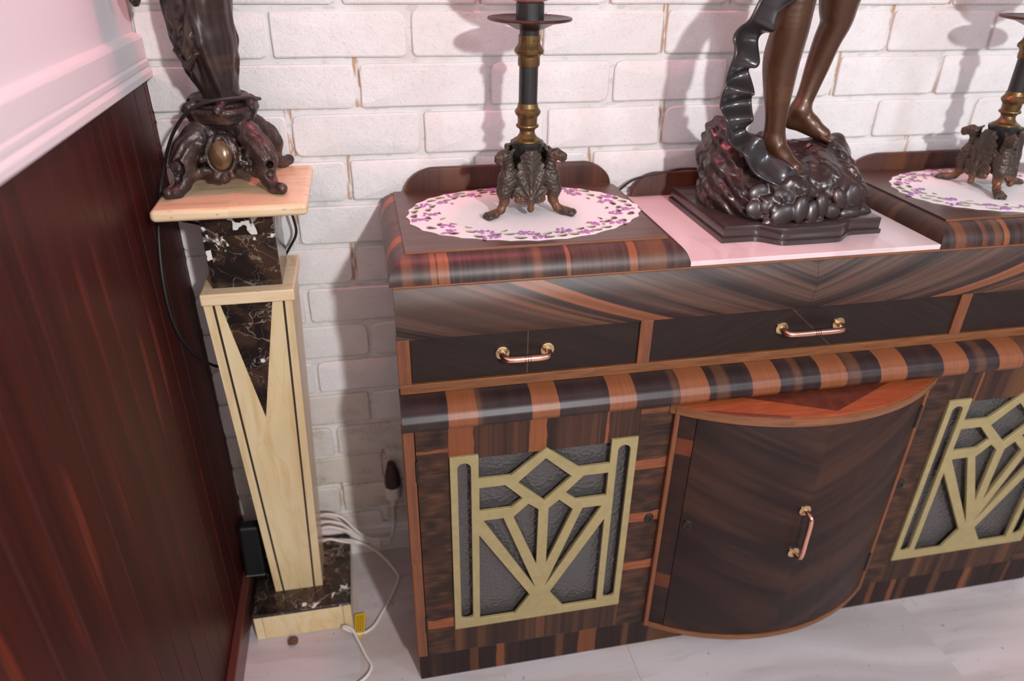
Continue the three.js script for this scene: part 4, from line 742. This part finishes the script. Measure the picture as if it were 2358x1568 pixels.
// ---------------------------------------------------------------- bronze statue in the middle
{
  const ox = 0.727, oy = 0.8925, oz = 0.185;
  const st = thing('statue', 'large dark bronze statue of a bare legged standing figure on a rock between the lamps', 'statue', [ox, oy, oz]);
  const W = (x, y, z, r) => [x - ox, y - oy, z - oz, r];
  // stepped plinth with a serpentine front
  const plan = (e) => { const p = [[0.575 - e, 0.062 - e], [0.575 - e, 0.298 + e]]; for (let i = 0; i <= 20; i++) { const t = i / 20, x = lerp(0.630, 0.825, t); p.push([x, 0.298 + e + 0.029 * (t < 0.24 ? sstep(0, 0.24, t) : t > 0.76 ? 1 - sstep(0.76, 1, t) : 1) * (0.93 + 0.07 * Math.sin(Math.PI * t))]); } p.push([0.880 + e, 0.298 + e], [0.880 + e, 0.062 - e]); return p.map(([x, z]) => [x - ox, z - oz]); };
  obj('plinth', [planY(plan(0.003), 0, 0.009, 0.0015), planY(plan(0), 0.0085, 0.030, 0.0015)], mPlinth, st);
  // rock mound
  const E = [[0.70, 0.935, 0.20, 0.105, 0.06, 0.095], [0.79, 0.945, 0.19, 0.098, 0.075, 0.09], [0.64, 0.965, 0.17, 0.055, 0.09, 0.07], [0.617, 1.015, 0.14, 0.028, 0.055, 0.04], [0.70, 0.965, 0.22, 0.065, 0.045, 0.06], [0.80, 0.985, 0.155, 0.06, 0.045, 0.055], [0.845, 0.985, 0.16, 0.038, 0.045, 0.045], [0.85, 0.94, 0.21, 0.042, 0.04, 0.055], [0.72, 0.99, 0.14, 0.06, 0.05, 0.05]].map(([x, y, z, a, b, c]) => [[x - ox, y - oy, z - oz], [a, b, c]]);
  const scales = []; const R = rng(12);
  for (const [x, y, z, a, b] of [[0.647, 0.969, 0.258, 0.022, 0.017], [0.664, 0.951, 0.272, 0.021, 0.017], [0.643, 0.943, 0.268, 0.024, 0.018], [0.690, 0.962, 0.273, 0.026, 0.016], [0.684, 0.937, 0.285, 0.026, 0.018], [0.665, 0.922, 0.283, 0.024, 0.014], [0.715, 0.945, 0.286, 0.015, 0.024], [0.738, 0.938, 0.287, 0.012, 0.022], [0.757, 0.948, 0.281, 0.013, 0.022], [0.78, 0.937, 0.281, 0.018, 0.014], [0.80, 0.955, 0.268, 0.014, 0.02], [0.83, 0.955, 0.258, 0.017, 0.024], [0.858, 0.948, 0.245, 0.018, 0.024], [0.825, 0.927, 0.272, 0.022, 0.012], [0.86, 0.925, 0.258, 0.02, 0.012], [0.79, 0.985, 0.235, 0.02, 0.016], [0.83, 0.99, 0.215, 0.018, 0.018], [0.77, 1.0, 0.225, 0.022, 0.010], [0.74, 0.972, 0.268, 0.018, 0.01], [0.735, 0.918, 0.290, 0.03, 0.009]]) {
    scales.push([[x - ox, y - oy, z - oz + 0.010], [a, b, 0.0065], (R() - 0.5) * 1.0]);
  }
  const rockF = (x, y, z) => {
    let d = 1e9; for (const [c, r] of E) d = smin(d, ell(x, y, z, c, r), 0.02);
    d += (fbm(x * 34 + 3, y * 28, z * 34, 3) - 0.5) * 0.017 + Math.sin((x * 0.6 + y * 1.0 + z * 0.4) * 230 + 5 * fbm(x * 20, y * 20, z * 20, 2)) * 0.0016;
    for (const [c, r, q] of scales) { const dx = x - c[0], dy = y - c[1], cs = Math.cos(q), sn = Math.sin(q); d = Math.min(smin(d, ell(c[0] + dx * cs - dy * sn, c[1] + dx * sn + dy * cs, z + dy * 0.25, c, r), 0.0015), 1e9); }
    d = smin(d, cone(x, y, z, [0.128, 0.132, -0.03], [0.13, 0.11, -0.02], 0.017, 0.02), 0.01);
    return Math.max(d, 0.0285 - y);
  };
  obj('rock', field(rockF, [-0.165, 0.022, -0.13], [0.19, 0.20, 0.14], 0.0027), mBronzeRock, st);
  // figure
  const foot = (ank, heel, ball) => chain([...limb([ank, heel]), ...limb([ank, [(ank[0] + ball[0]) / 2, ank[1] * 0.42 + ball[1] * 0.58, (ank[2] + ball[2]) / 2, 0.0145], ball]), ...limb([heel, ball])], 0.008);
  const hard = (l) => (x, y, z) => { let d = 1e9; for (const [a, b, ra, rb] of l) d = Math.min(d, cone(x, y, z, a, b, ra, rb)); return d; };
  const legA = hard(limbS([W(0.694, 1.44, 0.185, 0.052), W(0.681, 1.34, 0.205, 0.043), W(0.6795, 1.272, 0.212, 0.0335), W(0.679, 1.225, 0.214, 0.0305), W(0.678, 1.183, 0.208, 0.0305), W(0.682, 1.143, 0.206, 0.0262), W(0.689, 1.087, 0.206, 0.0190), W(0.693, 1.044, 0.204, 0.0182)]));
  const footA = foot(W(0.693, 1.044, 0.204, 0.018), W(0.690, 1.020, 0.194, 0.0158), W(0.716, 1.006, 0.246, 0.012));
  const legB = hard(limbS([W(0.775, 1.44, 0.165, 0.052), W(0.795, 1.33, 0.160, 0.043), W(0.801, 1.265, 0.152, 0.033), W(0.806, 1.235, 0.148, 0.0270), W(0.801, 1.2, 0.140, 0.0238), W(0.795, 1.158, 0.136, 0.0212), W(0.785, 1.115, 0.138, 0.0172), W(0.775, 1.082, 0.14, 0.0165)]));
  const footB = foot(W(0.775, 1.082, 0.14, 0.0165), W(0.768, 1.062, 0.132, 0.0145), W(0.815, 1.042, 0.168, 0.0115));
  const lf = (x, y, z) => smin(smin(legA(x, y, z), footA(x, y, z), 0.008), smin(legB(x, y, z), footB(x, y, z), 0.008), 0.004 + 0.02 * sstep(0.44, 0.54, y));
  const toes = [];
  for (let k = 0; k < 5; k++) { const t = k / 4; toes.push(...limb([W(lerp(0.706, 0.730, t), 1.003, lerp(0.252, 0.240, t), 0.0056 - t * 0.0010), W(lerp(0.711, 0.737, t), 0.9985, lerp(0.266, 0.250, t), 0.0052 - t * 0.0012)])); toes.push(...limb([W(lerp(0.808, 0.826, t), 1.039, lerp(0.176, 0.162, t), 0.0054 - t * 0.001), W(lerp(0.819, 0.838, t), 1.034, lerp(0.186, 0.170, t), 0.005 - t * 0.0012)])); }
  const tf = chain(toes, 0.0015);
  const body = chain([...limb([W(0.735, 1.47, 0.17, 0.062), W(0.735, 1.54, 0.172, 0.052), W(0.732, 1.62, 0.178, 0.060), W(0.730, 1.68, 0.172, 0.050), W(0.730, 1.725, 0.170, 0.024), W(0.732, 1.76, 0.175, 0.021)]),
    ...limb([W(0.665, 1.685, 0.170, 0.025), W(0.615, 1.60, 0.190, 0.020), W(0.640, 1.49, 0.245, 0.0145), W(0.655, 1.45, 0.262, 0.014)]), ...limb([W(0.797, 1.685, 0.170, 0.025), W(0.865, 1.74, 0.19, 0.020), W(0.85, 1.86, 0.20, 0.0145), W(0.848, 1.90, 0.20, 0.014)])], 0.03);
  const fg = []; for (let k = 0; k < 4; k++) { fg.push(...limb([W(0.650 + k * 0.006, 1.445, 0.262, 0.0065), W(0.655 + k * 0.007, 1.415, 0.266, 0.005), W(0.660 + k * 0.007, 1.398, 0.258, 0.0045)])); fg.push(...limb([W(0.839 + k * 0.006, 1.905, 0.20, 0.0065), W(0.836 + k * 0.008, 1.94, 0.203, 0.005), W(0.836 + k * 0.009, 1.96, 0.210, 0.0045)])); }
  fg.push(...limb([W(0.642, 1.45, 0.27, 0.006), W(0.645, 1.422, 0.282, 0.005)]), ...limb([W(0.858, 1.895, 0.205, 0.006), W(0.876, 1.92, 0.212, 0.005)]));
  const hf = chain(fg, 0.003);
  const hc = W(0.733, 1.815, 0.182, 0);
  const figF = (x, y, z) => {
    let d = smin(lf(x, y, z), tf(x, y, z), 0.003);
    if (y > 0.45) {
      d = smin(d, body(x, y, z), 0.03); d = smin(d, hf(x, y, z), 0.004);
      d = smin(d, smin(ell(x, y, z, hc, [0.036, 0.048, 0.042]), ell(x, y, z, [hc[0], hc[1] + 0.016, hc[2] - 0.014], [0.041, 0.040, 0.042]), 0.014), 0.01);
      d = smin(d, cone(x, y, z, [hc[0], hc[1] + 0.004, hc[2] + 0.040], [hc[0], hc[1] - 0.011, hc[2] + 0.046], 0.004, 0.006), 0.006);
      d = Math.max(d, -(Math.hypot(Math.abs(x - hc[0]) - 0.014, y - hc[1], z - hc[2] - 0.043) - 0.006)); d = smin(d, ell(x, y, z, [hc[0], hc[1] - 0.024, hc[2] + 0.036], [0.011, 0.004, 0.006]), 0.003);
      for (const s of [-1, 1]) d = smin(d, ell(x, y, z, [hc[0] + s * 0.038, hc[1] - 0.002, hc[2] - 0.004], [0.006, 0.012, 0.009]), 0.004);
    }
    return d;
  };
  obj('figure', mergeGeometries([field(figF, [-0.12, 0.085, -0.10], [0.15, 0.50, 0.11], 0.003), field((x, y, z) => Math.max(figF(x, y, z), 0.4945 - y), [-0.14, 0.485, -0.11], [0.17, 1.085, 0.13], 0.005)]), mBronzeSkin, st);
  // wavy ribbon of drapery beside the front leg
  const c = [W(0.735, 1.42, 0.25), W(0.690, 1.36, 0.268), W(0.650, 1.305, 0.258), W(0.617, 1.265, 0.24), W(0.604, 1.235, 0.225), W(0.599, 1.205, 0.22), W(0.592, 1.17, 0.22), W(0.598, 1.148, 0.22), W(0.597, 1.128, 0.22), W(0.602, 1.105, 0.22), W(0.604, 1.08, 0.222), W(0.613, 1.055, 0.224), W(0.634, 1.03, 0.236), W(0.662, 1.008, 0.25), W(0.692, 0.990, 0.264), W(0.715, 0.980, 0.272)].map((p) => V3(p[0], p[1], p[2]));
  const cv = new THREE.CatmullRomCurve3(c), N = 130, M = 10, P = [], I = [], U = [];
  for (let i = 0; i <= N; i++) {
    const t = i / N, p = cv.getPoint(t), tg = cv.getTangent(t), tw = 0.25 * Math.sin(t * 14), side = V3(Math.cos(tw), 0.18, Math.sin(tw)).sub(tg.clone().multiplyScalar(tg.dot(V3(Math.cos(tw), 0.18, Math.sin(tw))))).normalize(), nr = side.clone().cross(tg).normalize();
    const wv = 0.0115 * Math.sin(t * 46) * sstep(0.12, 0.25, t) * (1 - 0.5 * sstep(0.75, 0.95, t)), hw = lerp(0.027, 0.0215, t) + 0.003 * Math.sin(t * 23 + 1);
    for (const s of [1, -1]) for (let k = 0; k <= M; k++) { const u = (k / M * 2 - 1) * s, b = p.clone().addScaledVector(side, u * hw).addScaledVector(nr, wv * (0.85 + 0.25 * u) + s * 0.003 - 0.008 * u * u); P.push(b.x, b.y, b.z); U.push(k / M, t); }
  }
  const S = 2 * (M + 1); for (let i = 0; i < N; i++) for (let k = 0; k < S; k++) { const a = i * S + k, b = i * S + (k + 1) % S; I.push(a, a + S, b, b, a + S, b + S); }
  const g = new THREE.BufferGeometry(); g.setAttribute('position', new THREE.Float32BufferAttribute(P, 3)); g.setAttribute('uv', new THREE.Float32BufferAttribute(U, 2)); g.setIndex(I); g.computeVertexNormals();
  const dm = mBronzeDrape.clone(); dm.side = THREE.DoubleSide; obj('drapery', g, dm, st);
  obj('cord', tube([W(0.66, 0.935, 0.075), W(0.64, 0.950, 0.05), W(0.603, 0.9515, 0.042), W(0.556, 0.9435, 0.036), W(0.505, 0.928, 0.026), W(0.478, 0.900, 0.012)].map((p) => p.slice(0, 3)), 0.0024, 50), mCordBlack, st);
}

// ---------------------------------------------------------------- small things by the pedestal
{
  // white cable bundle, loosely tied, one end on the floor
  const cb = thing('power_cable', 'white power cable bundled behind the pedestal and looping over the floor tiles', 'cable', [0, 0, 0]);
  const r = 0.0033;
  obj('cable_run', tube([[-0.215, 0.103, 0.055], [-0.170, 0.098, 0.06], [-0.120, 0.082, 0.06], [-0.075, 0.045, 0.065], [-0.045, 0.014, 0.085], [-0.030, 0.0045, 0.112], [-0.043, 0.004, 0.158], [-0.071, 0.004, 0.212], [-0.096, 0.004, 0.252], [-0.122, 0.0045, 0.264], [-0.148, 0.007, 0.252], [-0.160, 0.013, 0.246], [-0.154, 0.018, 0.249], [-0.140, 0.016, 0.257], [-0.130, 0.008, 0.275], [-0.112, 0.004, 0.322], [-0.101, 0.004, 0.350], [-0.111, 0.004, 0.372], [-0.150, 0.004, 0.398], [-0.22, 0.004, 0.44]], r, 200), mCordWhite, cb);
  const loops = [[0.168, 0.062, 0.03], [0.150, 0.052, 0.035], [0.138, 0.066, 0.04], [0.126, 0.058, 0.03], [0.104, 0.05, 0.045]];
  loops.forEach(([y, e, z], i) => obj('cable_strand', tube([[-0.215, y - 0.01, z + 0.02], [-0.185, y + 0.004, z + 0.022], [-0.150, y - 0.004, z + 0.028], [-0.110, lerp(y, e, 0.6), 0.058], [-0.070, e + 0.006, 0.05], [-0.042, e - 0.006 + i * 0.003, 0.045]], r, 60), mCordWhite, cb));
  obj('cable_tie', new THREE.TorusGeometry(0.013, 0.0022, 8, 24).rotateY(Math.PI / 2).scale(1, 1, 0.8).translate(-0.068, 0.061, 0.053), mCordWhite, cb);
  obj('cable_strand', tube([[-0.06, 0.058, 0.05], [-0.04, 0.058, 0.035], [-0.030, 0.085, 0.026], [-0.0285, 0.12, 0.0255], [-0.031, 0.155, 0.026]], r * 0.85, 50), mCordWhite, cb);
  const plug = thing('power_plug', 'dark round plug with a white collar on the brick wall beside the sideboard', 'plug', [-0.0275, 0.0, 0.0]);
  obj('collar', lathe([[0, 0.150], [0.007, 0.150], [0.009, 0.168], [0.0195, 0.178], [0.0205, 0.205], [0.0185, 0.211], [0, 0.211]], 28, 0.5).translate(0.002, 0, 0.0225), mCordWhite, plug);
  obj('plug_body', lathe([[0, 0.204], [0.0172, 0.204], [0.0185, 0.222], [0.0172, 0.242], [0.012, 0.262], [0.008, 0.278], [0, 0.28]], 28, 0.6).translate(0.003, 0, 0.0225), std({ color: col(0.06, 0.03, 0.024), roughness: 0.6 }), plug);
  const ad = obj('power_adapter', new RoundedBoxGeometry(0.046, 0.150, 0.030, 4, 0.008), mBlackPlastic); tag(ad, 'black plastic power adapter wedged between the boards and the pedestal shaft', 'adapter'); ad.position.set(-0.3425, 0.1522, 0.114); ad.rotation.z = -0.04;
  const strip = obj('rim', new RoundedBoxGeometry(0.041, 0.004, 0.0312, 2, 0.0015), std({ color: col(0.12, 0.13, 0.14), roughness: 0.3 }), ad); strip.position.y = -0.066;
  // yellow warning tag on the cable
  const cvs = document.createElement('canvas'); cvs.width = 128; cvs.height = 256; const q = cvs.getContext('2d'); q.fillStyle = '#e2b70a'; q.fillRect(0, 0, 128, 256); q.fillStyle = '#3a2a08';
  const R = rng(4); for (let k = 0; k < 4; k++) { let y = 24; while (y < 190) { const l = 8 + R() * 18; q.fillRect(24 + k * 22, y, 9, Math.min(l, 200 - y)); y += l + 6; } }
  const tt = new THREE.CanvasTexture(cvs); tt.colorSpace = THREE.SRGBColorSpace;
  const tg = obj('cable_tag', uvp(planY([[-0.012, -0.030], [0.012, -0.030], [0.010, 0.024], [0.0, 0.033], [-0.011, 0.026]], 0, 0.0005, 0), 'x', 'z', -0.013, 0.013, 0.034, -0.031), std({ map: tt, roughness: 0.5 })); tag(tg, 'small yellow warning tag lying on the white cable', 'tag'); tg.position.set(-0.1225, 0.0072, 0.2435); tg.rotation.set(0.10, -0.05, 0.12);
  // chip of brown stone
  const ch = new THREE.IcosahedronGeometry(0.0105, 1), p = ch.attributes.position; for (let i = 0; i < p.count; i++) { const s = 0.75 + 0.5 * hsh(Math.round(p.getX(i) * 4000), Math.round(p.getY(i) * 4000), Math.round(p.getZ(i) * 4000)); p.setXYZ(i, p.getX(i) * s, p.getY(i) * s * 0.55, p.getZ(i) * s); } ch.computeVertexNormals();
  const chip = obj('stone_chip', ch, std({ color: col(0.10, 0.045, 0.025), roughness: 0.8 })); tag(chip, 'small brown chip lying on the tiles before the pedestal', 'chip'); chip.position.set(-0.267, 0.0052, 0.255); chip.rotation.y = 0.6;
}
renderer.render(scene, camera);
